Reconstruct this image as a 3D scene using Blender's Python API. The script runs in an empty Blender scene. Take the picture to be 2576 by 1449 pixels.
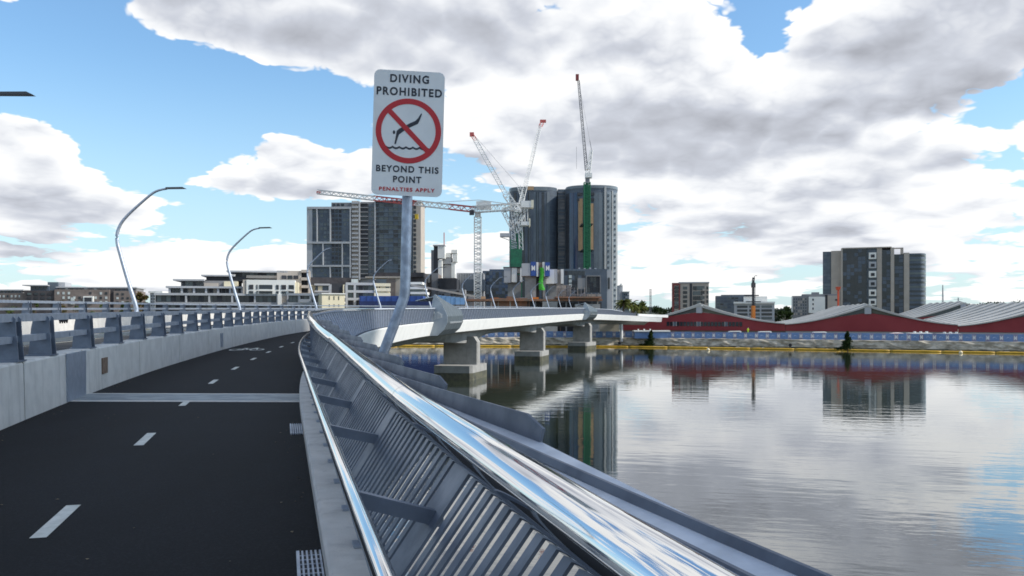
import bpy, math, random
import numpy as np
from mathutils import Vector, Matrix
random.seed(7)
rng = np.random.default_rng(7)
sc = bpy.context.scene
R = math.radians

# ------------------------------------------------------------------ camera
EYE = 8.2                       # camera height above the water, metres
F, HORIZON = 850.0, 318.0       # focal length / horizon row for a 1024 x 576 picture
cam_d = bpy.data.cameras.new("camera")
cam = bpy.data.objects.new("camera", cam_d)
sc.collection.objects.link(cam)
cam_d.sensor_width = 36.0
cam_d.lens = 36.0 * F / 1024.0
cam_d.shift_y = (HORIZON - 288.0) / 1024.0
cam_d.clip_start, cam_d.clip_end = 0.05, 20000.0
cam.location = (0, 0, EYE)
cam.rotation_euler = (R(90), 0, 0)
sc.camera = cam
sc.render.resolution_x, sc.render.resolution_y = 1024, 576
sc.cycles.use_denoising = True
sc.cycles.max_bounces = 8
sc.cycles.diffuse_bounces = 3
sc.cycles.glossy_bounces = 4
sc.cycles.caustics_reflective = False
sc.cycles.caustics_refractive = False

# ------------------------------------------------------------------ light, exposure
SUN_AZ, SUN_EL = 97.0, 38.0     # degrees clockwise from the view direction, and height
sun_dir = Vector((math.sin(R(SUN_AZ)) * math.cos(R(SUN_EL)), math.cos(R(SUN_AZ)) * math.cos(R(SUN_EL)), math.sin(R(SUN_EL))))
sun_d = bpy.data.lights.new("sun", 'SUN')
sun_d.energy, sun_d.angle, sun_d.color = 4.0, R(0.53), (1.0, 0.95, 0.87)
sun = bpy.data.objects.new("sun", sun_d)
sc.collection.objects.link(sun)
sun.rotation_euler = (-sun_dir).to_track_quat('-Z', 'Y').to_euler()
sun.location = sun_dir * 300
sc.view_settings.view_transform = 'Standard'
sc.view_settings.look = 'None'
sc.view_settings.exposure = 0.34
sc.cycles.filter_width = 1.7
sc.view_settings.gamma = 1.0
sc.view_settings.use_curve_mapping = False


class NT:
    """short-hand for building node trees"""
    def __init__(self, tree):
        self.t = tree
        tree.nodes.clear()
    def n(self, kind, ins=None, **kw):
        nd = self.t.nodes.new(kind)
        for k, v in kw.items():
            setattr(nd, k, v)
        for k, v in (ins or {}).items():
            self.set(nd.inputs[k], v)
        return nd
    def set(self, sock, v):
        if isinstance(v, bpy.types.NodeSocket):
            self.t.links.new(v, sock)
        elif isinstance(v, bpy.types.Node):
            self.t.links.new(v.outputs[0], sock)
        else:
            sock.default_value = v
    def m(self, op, a, b=0.0, c=0.0, clamp=False):
        nd = self.n('ShaderNodeMath', {0: a, 1: b, 2: c}, operation=op)
        nd.use_clamp = clamp
        return nd.outputs[0]
    def v(self, op, a, b=(0, 0, 0)):
        nd = self.n('ShaderNodeVectorMath', {0: a, 1: b}, operation=op)
        return nd.outputs['Value'] if op in ('LENGTH', 'DOT_PRODUCT') else nd.outputs[0]
    def noise(self, vec, scale, detail=6.0, rough=0.55, dist=0.0):
        return self.n('ShaderNodeTexNoise', {'Vector': vec, 'Scale': scale, 'Detail': detail, 'Roughness': rough, 'Distortion': dist}).outputs[0]
    def ramp(self, f, a, b, lo=0.0, hi=1.0):
        nd = self.n('ShaderNodeMapRange', {0: f, 1: a, 2: b, 3: lo, 4: hi}, interpolation_type='SMOOTHSTEP')
        return nd.outputs[0]
    def mix(self, f, a, b):
        nd = self.n('ShaderNodeMix', {}, data_type='RGBA')
        self.set(nd.inputs[0], f); self.set(nd.inputs[6], a); self.set(nd.inputs[7], b)
        return nd.outputs[2]


# ------------------------------------------------------------------ sky: clear-sky model with broken cloud over it
world = bpy.data.worlds.new("World")
sc.world = world
world.use_nodes = True
W = NT(world.node_tree)
sky = W.n('ShaderNodeTexSky', sky_type='NISHITA', sun_disc=False)
sky.sun_elevation, sky.sun_rotation = R(SUN_EL), R(SUN_AZ)
sky.air_density, sky.dust_density, sky.ozone_density = 1.2, 0.6, 2.0
tc = W.n('ShaderNodeTexCoord').outputs['Generated']
sep = W.n('ShaderNodeSeparateXYZ', {0: tc})
az = W.m('ARCTAN2', sep.outputs[0], sep.outputs[1])
el = W.m('ARCSINE', sep.outputs[2])
ae = W.n('ShaderNodeCombineXYZ', {0: az, 1: el, 2: 0.0}).outputs[0]
# cloud detail: heaped puffs, flattening into bands towards the horizon
zc = W.m('MAXIMUM', sep.outputs[2], 0.0)
def cloud_field(dz, full):
    zl = W.m('MULTIPLY', W.m('LOGARITHM', W.m('ADD', zc, 0.065 + dz), 2.718282), 0.62)
    pv = W.n('ShaderNodeCombineXYZ', {0: sep.outputs[0], 1: sep.outputs[1], 2: zl}).outputs[0]
    acc = W.m('MULTIPLY', W.noise(pv, 4.4, 3.0, 0.5), 1.05)
    coarse = acc
    # billows: rounded heaps with creases between them
    for k, (sc_, amp) in enumerate(((9.0, .34), (20.0, .22), (46.0, .12), (100.0, .07))[:4 if full else 2]):
        nz = W.noise(W.v('ADD', pv, (3.1 * k, 1.7 * k, .9 * k)), sc_, 0.0, 0.5)
        acc = W.m('ADD', acc, W.m('MULTIPLY', W.m('SUBTRACT', W.m('ABSOLUTE', W.m('MULTIPLY_ADD', nz, 2.0, -1.0)), .22), amp))
        if k == 1: coarse = acc
    return acc, coarse
f0, f0c = cloud_field(0.0, True)
f1 = cloud_field(0.024, False)[0]
f2 = cloud_field(0.075, False)[0]
fine_rel = W.m('MULTIPLY', W.m('SUBTRACT', f0, f0c), 1.3)


def azel(vx, vy):
    u = (vx / 2.5156 - 512.0) / F
    w = (HORIZON - vy / 2.5156) / F
    a = math.atan(u)
    return a, math.atan(w * math.cos(a))


def blobs(items):
    """sum of soft ellipses in azimuth / elevation (in photograph-scaled units of the far sky)"""
    acc = None
    for cx, cy, rx, ry, wgt in items:
        a, e = azel(cx, cy)
        k = 1.0 / (2.5156 * F)
        d = W.v('LENGTH', W.v('MULTIPLY', W.v('SUBTRACT', ae, (a, e, 0)), (1.0 / (rx * k), 1.0 / (ry * k), 0)))
        f = W.ramp(d, 0.25, 1.25, wgt, 0.0)
        acc = f if acc is None else W.m('ADD', acc, f)
    return acc

cover = blobs([
    (1030, 10, 780, 200, .30), (640, 30, 300, 130, .18), (1480, 250, 420, 250, .22), (1850, 430, 640, 330, .20), (2380, 120, 420, 180, .32),
    (2330, 580, 520, 230, .13), (1450, 660, 420, 160, .12), (60, 345, 130, 70, .36), (490, 318, 56, 34, .36), (566, 326, 58, 32, .32), (690, 370, 110, 55, .28), (870, 420, 150, 50, .22),
    (620, 455, 340, 48, .34), (150, 505, 320, 52, .32), (260, 660, 460, 100, .18), (720, 680, 420, 80, .14), (410, 50, 90, 55, .16),
    (240, 190, 320, 160, -.34), (620, 262, 360, 105, -.34), (370, 415, 160, 75, -.26), (1925, 75, 70, 85, -.14), (2500, 275, 110, 45, -.10), (2470, 360, 170, 90, .08),
    (1200, 275, 60, 50, -.16), (2530, 420, 80, 60, -.12), (720, 545, 260, 45, -.15), (40, 130, 260, 150, -.20)])
dark = blobs([
    (1000, 100, 620, 130, .62), (1740, 350, 430, 110, .55), (2330, 160, 360, 100, .55), (1480, 330, 260, 120, .20),
    (2250, 400, 260, 60, .30), (1180, 580, 300, 60, .28), (2050, 520, 460, 50, .22), (110, 415, 190, 45, .40), (240, 545, 300, 40, .28), (700, 478, 330, 26, .25)])
dens = W.m('ADD', f0, cover)
alpha = W.ramp(dens, 0.535, 0.60)
# a point with much cloud above it is shaded, one near a top edge is bright
occ1 = W.ramp(W.m('ADD', f1, cover), 0.52, 0.84)
occ2 = W.ramp(W.m('ADD', f2, cover), 0.50, 0.90)
relief = W.m('MULTIPLY', W.m('ADD', W.m('MULTIPLY', W.m('SUBTRACT', f0c, f1), 1.65), fine_rel), W.m('SUBTRACT', 1.0, W.m('MULTIPLY', dark, .75), clamp=True))
shade = W.m('SUBTRACT', W.m('ADD', 1.14, relief), W.m('ADD', W.m('MULTIPLY', dark, 0.64), W.m('ADD', W.m('MULTIPLY', occ1, 0.22), W.m('MULTIPLY', occ2, 0.28))), clamp=True)
ccol = W.n('ShaderNodeValToRGB', {0: shade})
cr = ccol.color_ramp
cr.elements[0].position, cr.elements[0].color = 0.0, (0.37, 0.385, 0.43, 1)
cr.elements[1].position, cr.elements[1].color = 1.0, (1.0, 1.0, 0.99, 1)
e2 = cr.elements.new(0.40); e2.color = (0.58, 0.61, 0.68, 1)
e3 = cr.elements.new(0.70); e3.color = (0.83, 0.85, 0.885, 1)
SKYK = 0.115
cl_rad = W.v('SCALE', ccol.outputs[0]); cl_rad.node.inputs['Scale'].default_value = 0.86 / SKYK
clear = W.v('MULTIPLY', sky.outputs[0], (0.92, 1.15, 1.30))
# thin veil low down so the blue pales to the horizon
veil = W.ramp(el, 0.0, 0.30, 0.60, 0.0)
clear2 = W.mix(veil, clear, (0.52 / SKYK, 0.68 / SKYK, 0.80 / SKYK, 1))
final = W.mix(alpha, clear2, cl_rad)
bg = W.n('ShaderNodeBackground', {0: final, 1: SKYK})
W.n('ShaderNodeOutputWorld', {0: bg.outputs[0]})
world.cycles.sampling_method = 'MANUAL'
world.cycles.sample_map_resolution = 512

# ------------------------------------------------------------------ materials
MATS = {}


def mat(name, col, rough=0.6, metal=0.0, vary=0.0, vscale=3.0, bump=0.0, bscale=40.0, spec=0.5, streak=0.0, col2=None, stretch=(1, 1, 1)):
    if name in MATS:
        return MATS[name]
    m = bpy.data.materials.new(name)
    m.use_nodes = True
    T = NT(m.node_tree)
    b = T.n('ShaderNodeBsdfPrincipled', {'Roughness': rough, 'Metallic': metal, 'Specular IOR Level': spec})
    T.n('ShaderNodeOutputMaterial', {0: b.outputs[0]})
    c = (*col, 1)
    tcn = T.n('ShaderNodeTexCoord').outputs['Object']
    geo = T.n('ShaderNodeNewGeometry').outputs['Position']
    if vary or col2:
        vv = T.v('MULTIPLY', geo, stretch)
        f = T.noise(vv, vscale, 7.0, 0.6)
        f = T.ramp(f, 0.32, 0.68)
        d = (*(col2 if col2 else tuple(x * (1 - vary) for x in col)), 1)
        colr = T.mix(f, c, d)
        if streak:
            st = T.noise(T.v('MULTIPLY', geo, (6, 6, 0.5)), 1.0, 5.0, 0.6)
            st = T.ramp(st, 0.5, 0.75, 0.0, streak)
            colr = T.mix(st, colr, (*tuple(x * 0.55 for x in col), 1))
        T.set(b.inputs['Base Color'], colr)
        T.set(b.inputs['Roughness'], T.ramp(f, 0, 1, rough * 0.9, min(1, rough * 1.12)))
    else:
        b.inputs['Base Color'].default_value = c
    if bump:
        h = T.noise(geo, bscale, 5.0, 0.6)
        bn = T.n('ShaderNodeBump', {'Strength': bump, 'Distance': 0.02, 'Height': h})
        T.set(b.inputs['Normal'], bn.outputs[0])
    MATS[name] = m
    return m

M_asph = mat('asphalt', (0.0060, 0.0067, 0.0088), .82, vary=.35, vscale=1.3, bump=.30, bscale=150, spec=.22)
_T = NT(M_asph.node_tree)
_b = _T.n('ShaderNodeBsdfPrincipled', {'Roughness': .84, 'Specular IOR Level': .22})
_T.n('ShaderNodeOutputMaterial', {0: _b.outputs[0]})
_g = _T.n('ShaderNodeNewGeometry').outputs['Position']
_st = _T.n('ShaderNodeTexVoronoi', {'Vector': _g, 'Scale': 75.0}, feature='F1').outputs['Color']
_sv = _T.n('ShaderNodeSeparateColor', {0: _st}).outputs[0]
_ag = _T.ramp(_sv, .55, 1.0, .75, 1.8)
_pt = _T.ramp(_T.noise(_T.v('MULTIPLY', _g, (1.2, .45, 1)), 1.0, 5.0, .6), .3, .7, .75, 1.35)
_sc = _T.v('SCALE', (.0046, .0052, .0070)); _T.set(_sc.node.inputs['Scale'], _T.m('MULTIPLY', _ag, _pt))
_T.set(_b.inputs['Base Color'], _sc)
_bn = _T.n('ShaderNodeBump', {'Strength': .35, 'Distance': .01, 'Height': _sv}); _T.set(_b.inputs['Normal'], _bn.outputs[0])
M_road = mat('road_asphalt', (0.03, 0.031, 0.034), .85, vary=.3, vscale=1.0, bump=.3, bscale=90)
M_conc = mat('concrete', (0.62, 0.595, 0.555), .85, vary=.14, vscale=2.5, bump=.3, bscale=60, streak=.5)
M_concw = mat('pale_concrete', (0.78, 0.78, 0.76), .8, vary=.08, vscale=.7, streak=.10)
M_concg = mat('grey_concrete', (0.30, 0.30, 0.295), .9, vary=.2, vscale=.6, streak=.25)
M_pier = mat('pier_concrete', (0.31, 0.305, 0.29), .9, vary=.2, vscale=1.0, streak=.3)
M_wet = mat('wet_concrete', (0.035, 0.035, 0.025), .6, col2=(.10, .095, .055), vscale=1.2)
M_galv = mat('galvanised_steel', (0.40, 0.45, 0.53), .46, .72, vary=.22, vscale=5.0, bump=.08, bscale=70)
M_galvl = mat('bright_galvanised_steel', (0.58, 0.62, 0.68), .5, .5, vary=.18, vscale=6.0)
M_blue = mat('painted_steel_slate', (0.105, 0.125, 0.165), .5, .35, vary=.2, vscale=4.0)
M_postn = mat('post_steel', (0.19, 0.225, 0.29), .45, .6, vary=.25, vscale=4.0)
M_slat = mat('slat_steel', (0.130, 0.155, 0.205), .42, .3, vary=.25, vscale=5.0, spec=.35)
M_chrome = mat('polished_stainless', (0.74, 0.745, 0.755), .05, 1.0)
M_paint = mat('road_paint', (0.62, 0.62, 0.56), .75, vary=.2, vscale=9.0, bump=.2)
M_wpaint = mat('white_paint', (0.78, 0.78, 0.76), .6, vary=.06, vscale=1.0)
M_black = mat('near_black', (0.012, 0.012, 0.014), .7)


def finish(o, label=None, cat=None, group=None, kind=None):
    if label: o["label"] = label
    if cat: o["category"] = cat
    if group: o["group"] = group
    if kind: o["kind"] = kind
    return o


def link(o, parent=None):
    sc.collection.objects.link(o)
    if parent is not None:
        o.parent = parent
    return o


def empty(name, loc=(0, 0, 0), rz=0.0):
    o = bpy.data.objects.new(name, None)
    o.location = loc
    o.rotation_euler = (0, 0, rz)
    o.empty_display_size = 0.2
    return link(o)


class MB:
    """collects faces, builds ONE mesh object"""
    def __init__(self):
        self.v, self.f = [], []
    def add(self, vs, fs):
        k = len(self.v)
        self.v += [tuple(p) for p in vs]
        self.f += [tuple(i + k for i in q) for q in fs]
        return self
    def box(self, x0, x1, y0, y1, z0, z1):
        return self.add([(x0, y0, z0), (x1, y0, z0), (x1, y1, z0), (x0, y1, z0), (x0, y0, z1), (x1, y0, z1), (x1, y1, z1), (x0, y1, z1)],
                        [(0, 3, 2, 1), (4, 5, 6, 7), (0, 1, 5, 4), (1, 2, 6, 5), (2, 3, 7, 6), (3, 0, 4, 7)])
    def hexa(self, p):
        return self.add(p, [(0, 3, 2, 1), (4, 5, 6, 7), (0, 1, 5, 4), (1, 2, 6, 5), (2, 3, 7, 6), (3, 0, 4, 7)])
    def rings(self, rings, closed=True, caps=True):
        n = len(rings[0]); k = len(self.v)
        for r in rings:
            self.v += [tuple(p) for p in r]
        m = n if closed else n - 1
        for i in range(len(rings) - 1):
            for j in range(m):
                a = k + i * n + j; b = k + i * n + (j + 1) % n
                self.f.append((a, b, b + n, a + n))
        if caps and closed:
            self.f.append(tuple(k + j for j in range(n))[::-1])
            self.f.append(tuple(k + (len(rings) - 1) * n + j for j in range(n)))
        return self
    def tube(self, pts, rad, n=10, caps=True):
        pts = [Vector(p) for p in pts]
        rads = rad if isinstance(rad, (list, tuple)) else [rad] * len(pts)
        rs = []; up = Vector((0, 0, 1))
        for i, p in enumerate(pts):
            t = (pts[min(i + 1, len(pts) - 1)] - pts[max(i - 1, 0)]).normalized()
            u = up.cross(t)
            if u.length < 1e-3: u = Vector((1, 0, 0))
            u.normalize(); w = t.cross(u)
            rs.append([p + (u * math.cos(2 * math.pi * j / n) + w * math.sin(2 * math.pi * j / n)) * rads[i] for j in range(n)])
        return self.rings(rs, True, caps)
    def bar(self, a, b, wdt, hgt=None):
        """square bar between two points"""
        a, b = Vector(a), Vector(b); hgt = hgt or wdt
        t = (b - a).normalized(); u = Vector((0, 0, 1)).cross(t)
        if u.length < 1e-3: u = Vector((1, 0, 0))
        u.normalize(); w = t.cross(u)
        P = []
        for q in (a, b):
            for su, sw in ((-1, -1), (1, -1), (1, 1), (-1, 1)):
                P.append(q + u * su * wdt / 2 + w * sw * hgt / 2)
        return self.add(P, [(0, 1, 2, 3)[::-1], (4, 5, 6, 7), (0, 1, 5, 4), (1, 2, 6, 5), (2, 3, 7, 6), (3, 0, 4, 7)])
    def mesh(self, name, m=None):
        me = bpy.data.meshes.new(name)
        me.from_pydata(self.v, [], self.f)
        if m: me.materials.append(m)
        me.update()
        return me
    def build(self, name, m, parent=None, smooth=False):
        me = self.mesh(name, m)
        if smooth:
            for p in me.polygons: p.use_smooth = True
        o = bpy.data.objects.new(name, me)
        return link(o, parent)


UNIT = {}


def unit_box(m):
    """a box -.5...+.5 in each axis, one mesh per material, shared by alike pieces"""
    if m.name not in UNIT:
        UNIT[m.name] = MB().box(-.5, .5, -.5, .5, -.5, .5).mesh('piece_' + m.name, m)
    return UNIT[m.name]


def piece(name, m, parent, x0, x1, y0, y1, z0, z1):
    o = bpy.data.objects.new(name, unit_box(m))
    o.location = ((x0 + x1) / 2, (y0 + y1) / 2, (z0 + z1) / 2)
    o.scale = (max(x1 - x0, 1e-3), max(y1 - y0, 1e-3), max(z1 - z0, 1e-3))
    return link(o, parent)


# ------------------------------------------------------------------ line of the bridge: s metres along the edge of the path
E_CAM = 1.55
HEAD = [(-20, -15), (13, -15), (26, -10.5), (50, -6.5), (72, 1.0), (110, 12.5), (214, 12.5), (236, 30), (262, 66), (330, 78)]
GRADE = [(-20, 0), (3, 0), (9, .0085), (22, .0120), (64, .0125), (205, .0115), (225, .0), (250, -.030), (330, -.028)]
_s = np.arange(-20, 330.01, .25)
_th = np.radians(np.interp(_s, *zip(*HEAD)))
_x = np.concatenate([[0], np.cumsum(np.sin((_th[1:] + _th[:-1]) / 2) * .25)])
_y = np.concatenate([[0], np.cumsum(np.cos((_th[1:] + _th[:-1]) / 2) * .25)])
_g = np.interp(_s, *zip(*GRADE))
_z = np.concatenate([[0], np.cumsum((_g[1:] + _g[:-1]) / 2 * .25)])
_i0 = int(np.argmin(abs(_s)))
_x += .24 * math.cos(_th[_i0]) - _x[_i0]
_y += -.24 * math.sin(_th[_i0]) - _y[_i0]
_z += EYE - E_CAM - _z[_i0]


def P(s, a=0.0, h=0.0):
    """point at s along the bridge, a to the right of the path's edge, h above the path"""
    t = float(np.interp(s, _s, _th))
    return Vector((float(np.interp(s, _s, _x)) + a * math.cos(t), float(np.interp(s, _s, _y)) - a * math.sin(t), float(np.interp(s, _s, _z)) + h))


def srange(s0, s1, ds):
    n = max(1, int(math.ceil((s1 - s0) / ds)))
    return [s0 + (s1 - s0) * i / n for i in range(n + 1)]


def sweep(mb, prof, s0, s1, ds=1.0, closed=True):
    """prof: list of (a, h) or function of s returning one"""
    rs = []
    for s in srange(s0, s1, ds):
        pr = prof(s) if callable(prof) else prof
        rs.append([P(s, a, h) for a, h in pr])
    return mb.rings(rs, closed, closed)


def rect(a0, a1, h0, h1):
    return [(a0, h0), (a0, h1), (a1, h1), (a1, h0)]


A_RAIL = [(-20, .50), (2, .50), (5, .47), (13, .48), (19, .30), (28, -.10), (45, .10), (60, .5), (85, .95), (330, .95)]
H_RAIL = [(-20, 1.015), (2, 1.015), (5, 1.045), (13, 1.15), (19, 1.29), (28, 1.44), (40, 1.52), (85, 1.55), (240, 1.5), (262, .35), (330, .3)]
def ar(s): return float(np.interp(s, *zip(*A_RAIL)))
def hr(s): return float(np.interp(s, *zip(*H_RAIL)))
LEFT = -3.88                      # face of the traffic barrier
RAIL_R = .0875

# helpers from photograph pixels (4096 wide) to metres at a distance D
def SX(p, D): return (p / 4.0 - 512.0) / F * D
def SZ(p, D): return EYE + (HORIZON - p / 4.0) / F * D

#@@ WATER AND LAND
# water
mw = bpy.data.materials.new('river_water'); mw.use_nodes = True
T = NT(mw.node_tree)
out_w = T.n('ShaderNodeOutputMaterial')
geo = T.n('ShaderNodeNewGeometry').outputs['Position']
rot = T.n('ShaderNodeVectorRotate', {'Vector': geo, 'Angle': R(14)}, rotation_type='Z_AXIS').outputs[0]
w1 = T.noise(T.v('MULTIPLY', rot, (.16, .55, 1)), 1.0, 3.0, .5)
w2 = T.noise(T.v('MULTIPLY', rot, (.7, 2.0, 1)), 1.0, 3.0, .5)
patch = T.ramp(T.noise(T.v('MULTIPLY', rot, (.015, .045, 1)), 1.0, 3.0, .5), .40, .66)
hgt = T.m('ADD', T.m('MULTIPLY', w1, .014), T.m('MULTIPLY', T.m('MULTIPLY', w2, .0062), T.m('ADD', .25, patch)))
bn = T.n('ShaderNodeBump', {'Strength': 1.0, 'Distance': 1.0, 'Height': hgt})
fr = T.n('ShaderNodeFresnel', {'IOR': 1.33, 'Normal': bn.outputs[0]})
fac = T.m('POWER', fr.outputs[0], .62, clamp=True)
dif = T.n('ShaderNodeBsdfDiffuse', {'Color': (.028, .036, .022, 1), 'Normal': bn.outputs[0]})
glo = T.n('ShaderNodeBsdfGlossy', {'Color': (.97, .98, 1.0, 1), 'Roughness': .012, 'Normal': bn.outputs[0]})
T.set(out_w.inputs[0], T.n('ShaderNodeMixShader', {0: fac, 1: dif.outputs[0], 2: glo.outputs[0]}).outputs[0])
water = MB().add([(-4000, -900, 0), (4000, -900, 0), (4000, 6000, 0), (-4000, 6000, 0)], [(0, 1, 2, 3)]).build('water', mw)
finish(water, 'calm green-grey river reflecting cloudy sky and red sheds', 'river', kind='structure')

# far bank
BANK = [(420, 40), (320, 92), (220, 145), (120, 199), (83, 219), (31, 244), (-33, 251), (-200, 262), (-700, 340), (-3500, 900)]
def bank_pts(off, step=None):
    """bank line moved inland by off; resampled when step is given"""
    pts = [Vector((x, y, 0)) for x, y in BANK]
    out = []
    for i, p in enumerate(pts):
        t = (pts[min(i + 1, len(pts) - 1)] - pts[max(i - 1, 0)]).normalized()
        nrm = Vector((t.y, -t.x, 0))
        if nrm.y < 0: nrm = -nrm
        out.append(p + nrm * off)
    if not step: return out
    res = []
    for a, b_ in zip(out[:-1], out[1:]):
        n = max(1, int((b_ - a).length / step))
        res += [a.lerp(b_, k / n) for k in range(n)]
    return res + [out[-1]]
M_grnd = mat('earth_ground', (.20, .18, .14), .95, col2=(.09, .10, .05), vscale=.03)
top = bank_pts(1.2)
vs = [(p.x, p.y, 2.45) for p in top] + [(p.x * 1.0 + (0 if abs(p.x) < 600 else 0), 7000, 2.45) for p in top]
n = len(top)
gr = MB().add(vs, [(i, i + n, i + 1 + n, i + 1)[::-1] for i in range(n - 1)]).build('ground', M_grnd)
finish(gr, 'flat riverside land behind the stone seawall', 'ground', kind='structure')

M_stone = mat('seawall_stone', (.56, .50, .40), .95, col2=(.24, .21, .16), vscale=.55, bump=.8, bscale=2.5, stretch=(1, 1, 2.5))
M_tide = mat('tide_stained_stone', (.05, .05, .035), .8, col2=(.13, .12, .07), vscale=.7)
def wall_strip(rows, m, name):
    """rows: list of (offset, height); rough stone courses"""
    base = [bank_pts(o, 1.6) for o, h in rows]
    mb = MB(); k = min(len(b_) for b_ in base)
    rr = []
    for i in range(k):
        if not -260 < base[0][i].x < 330: continue
        rr.append([(base[j][i].x + rng.normal(0, .12), base[j][i].y + rng.normal(0, .16), rows[j][1] + rng.normal(0, .05)) for j in range(len(rows))])
    mb.rings(rr, False, False)
    return mb
sw = wall_strip([(-.7, -.6), (-.35, .25), (-.1, .75), (.1, 1.3), (.35, 1.9), (.5, 2.5), (1.6, 2.56)], M_stone, 'seawall').build('seawall', M_stone)
finish(sw, 'low weathered stone seawall along the far bank', 'seawall')
tide = wall_strip([(-1.0, -.6), (-.62, .12), (-.38, .62)], M_tide, 'tide_band').build('tide_band', M_tide, sw)

# containment boom on the water, in lengths
M_yel = mat('boom_yellow', (.62, .36, .02), .55, vary=.3, vscale=.4)
boom = empty('floating_boom', (80, 216, 0))
bp = bank_pts(-4.2, 1.0)
bp = [p for p in bp if -120 < p.x < 230]
i = 0
while i < len(bp) - 12:
    seg = [(p.x - 80, p.y - 216 + .25 * math.sin(p.x * .11), .12 + rng.normal(0, .012)) for p in bp[i:i + 12]]
    MB().tube(seg, [.22] + [.27] * 10 + [.22], 8).build('float', M_yel, boom, True)
    i += 11
finish(boom, 'long yellow floating boom in front of the seawall', 'boom')

# ------------------------------------------------------------------ the bridge
bridge = empty('bridge', P(113, -4, -8))
finish(bridge, 'long curved white concrete road bridge over the river', 'bridge')
OB = bridge.location.copy()
def bpart(mb, name, m, parent=None, smooth=False):
    o = mb.build(name, m, None, smooth)
    o.parent = parent or bridge
    o.matrix_parent_inverse = Matrix.Translation(-OB)
    return o

def haunch(s):
    d = min(abs(s - q) for q in (8, 48, 117, 167, 228))
    return max(0.0, 1.0 - d / 16.0)
def girder(s):
    k = haunch(s); k = k * k * (3 - 2 * k)
    hb = -2.35 - .80 * k
    return [(-13.6, -.05), (.50 - .27 * (s < 14), -.05), (.30 - .27 * (s < 14), -1.32), (-1.2, -1.75), (-2.3 + .9 * k, hb), (-10.4 - .9 * k, hb), (-12.0, -1.75), (-13.4, -1.32)]
bpart(sweep(MB(), girder, -20, 258, 2.0), 'girder', M_concg)
# white edge panels, one by one
s = 14.0
while s < 262:
    e = s + 4.0
    if not (93 < s + 2 < 99 or 219 < s + 2 < 226):
        q = lambda t: [(.52, .10), (.86, .10), (.86, .02), (.42, -1.36), (.32, -1.36), (.52, -.02)]
        bpart(sweep(MB(), q, s + .012, e - .012, 1.0), 'edge_panel', M_concw)
    s = e
def near_edge(s):
    k = .26 * max(0.0, min(1.0, (13.98 - s) / 5.0))
    return [(.52 - k, .10), (.86 - k * 1.6, .10), (.86 - k * 1.6, .02), (.42 - k, -1.36), (.32 - k, -1.36), (.52 - k, -.02)]
bpart(sweep(MB(), near_edge, -20, 13.98, .5), 'edge_panel', M_concw)
bpart(sweep(MB(), [(-13.62, .14), (-13.95, .14), (-13.5, -1.36), (-13.42, -1.36)], -20, 258, 2.0), 'edge_beam', M_concw)

# piers: wall column and pile cap, turned with the deck
def pier(sp, dz):
    t = float(np.interp(sp, _s, _th))
    c = P(sp, -2.3, 0)
    rt, fw = Vector((math.cos(t), -math.sin(t), 0)), Vector((math.sin(t), math.cos(t), 0))
    def hx(mb, a0, a1, f0, f1, z0, z1, ch=0.0):
        ring = [(a0 + ch, f0), (a1 - ch, f0), (a1, f0 + ch), (a1, f1 - ch), (a1 - ch, f1), (a0 + ch, f1), (a0, f1 - ch), (a0, f0 + ch)] if ch else [(a0, f0), (a1, f0), (a1, f1), (a0, f1)]
        rs = [[Vector((c.x, c.y, 0)) + rt * a + fw * f_ + Vector((0, 0, z)) for a, f_ in ring] for z in (z0, z1)]
        return mb.rings(rs)
    topz = c.z - 3.05
    col = bpart(hx(MB(), -2.4, 2.4, -.7, .9, 1.8, topz, .12), 'pier_column', M_pier)
    bpart(hx(MB(), -1.5, 1.5, -.62, .82, topz, topz + .35), 'bearing_plinth', M_pier)
    bpart(hx(MB(), -2.7, 2.6, -4.2, 4.0, .95, 1.9, .35), 'pile_cap', M_pier)
    bpart(hx(MB(), -2.72, 2.62, -4.22, 4.02, -1.2, .95, .35), 'tide_mark', M_wet)
    # crosshead that carries the full width of the deck
    mb = MB(); rs = []
    for f_ in (-.75, .95):
        rs.append([Vector((c.x, c.y, 0)) + rt * a + fw * f_ + Vector((0, 0, z)) for a, z in ((-2.4, topz), (2.4, topz), (1.9, topz + .75), (-9.8, topz + .75), (-9.8, topz + .4))])
    bpart(mb.rings(rs), 'crosshead', M_pier)
for sp in (48, 117, 167, 228):
    pier(sp, 0)
# slim column and abutment at the landing
pc = Vector((SX(2486, 243), 243, 0))
bpart(MB().tube([(pc.x, pc.y, 1.5), (pc.x, pc.y, P(250).z - 1.35)], .42, 12), 'landing_column', M_concw)
ab = P(262, -5, 0)
bpart(MB().box(SX(2400, 258), SX(2476, 258), 258, 262, 1, ab.z - .3), 'abutment_wall', mat('sandstone_wall', (.42, .38, .31), .9, vary=.2, vscale=.5))
# solid white walls where the deck lands and turns off
bpart(sweep(MB(), [(.45, .0), (.90, .0), (.90, .75), (.45, .75)], 253, 264, 1.0), 'end_wall', M_concw)

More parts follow.
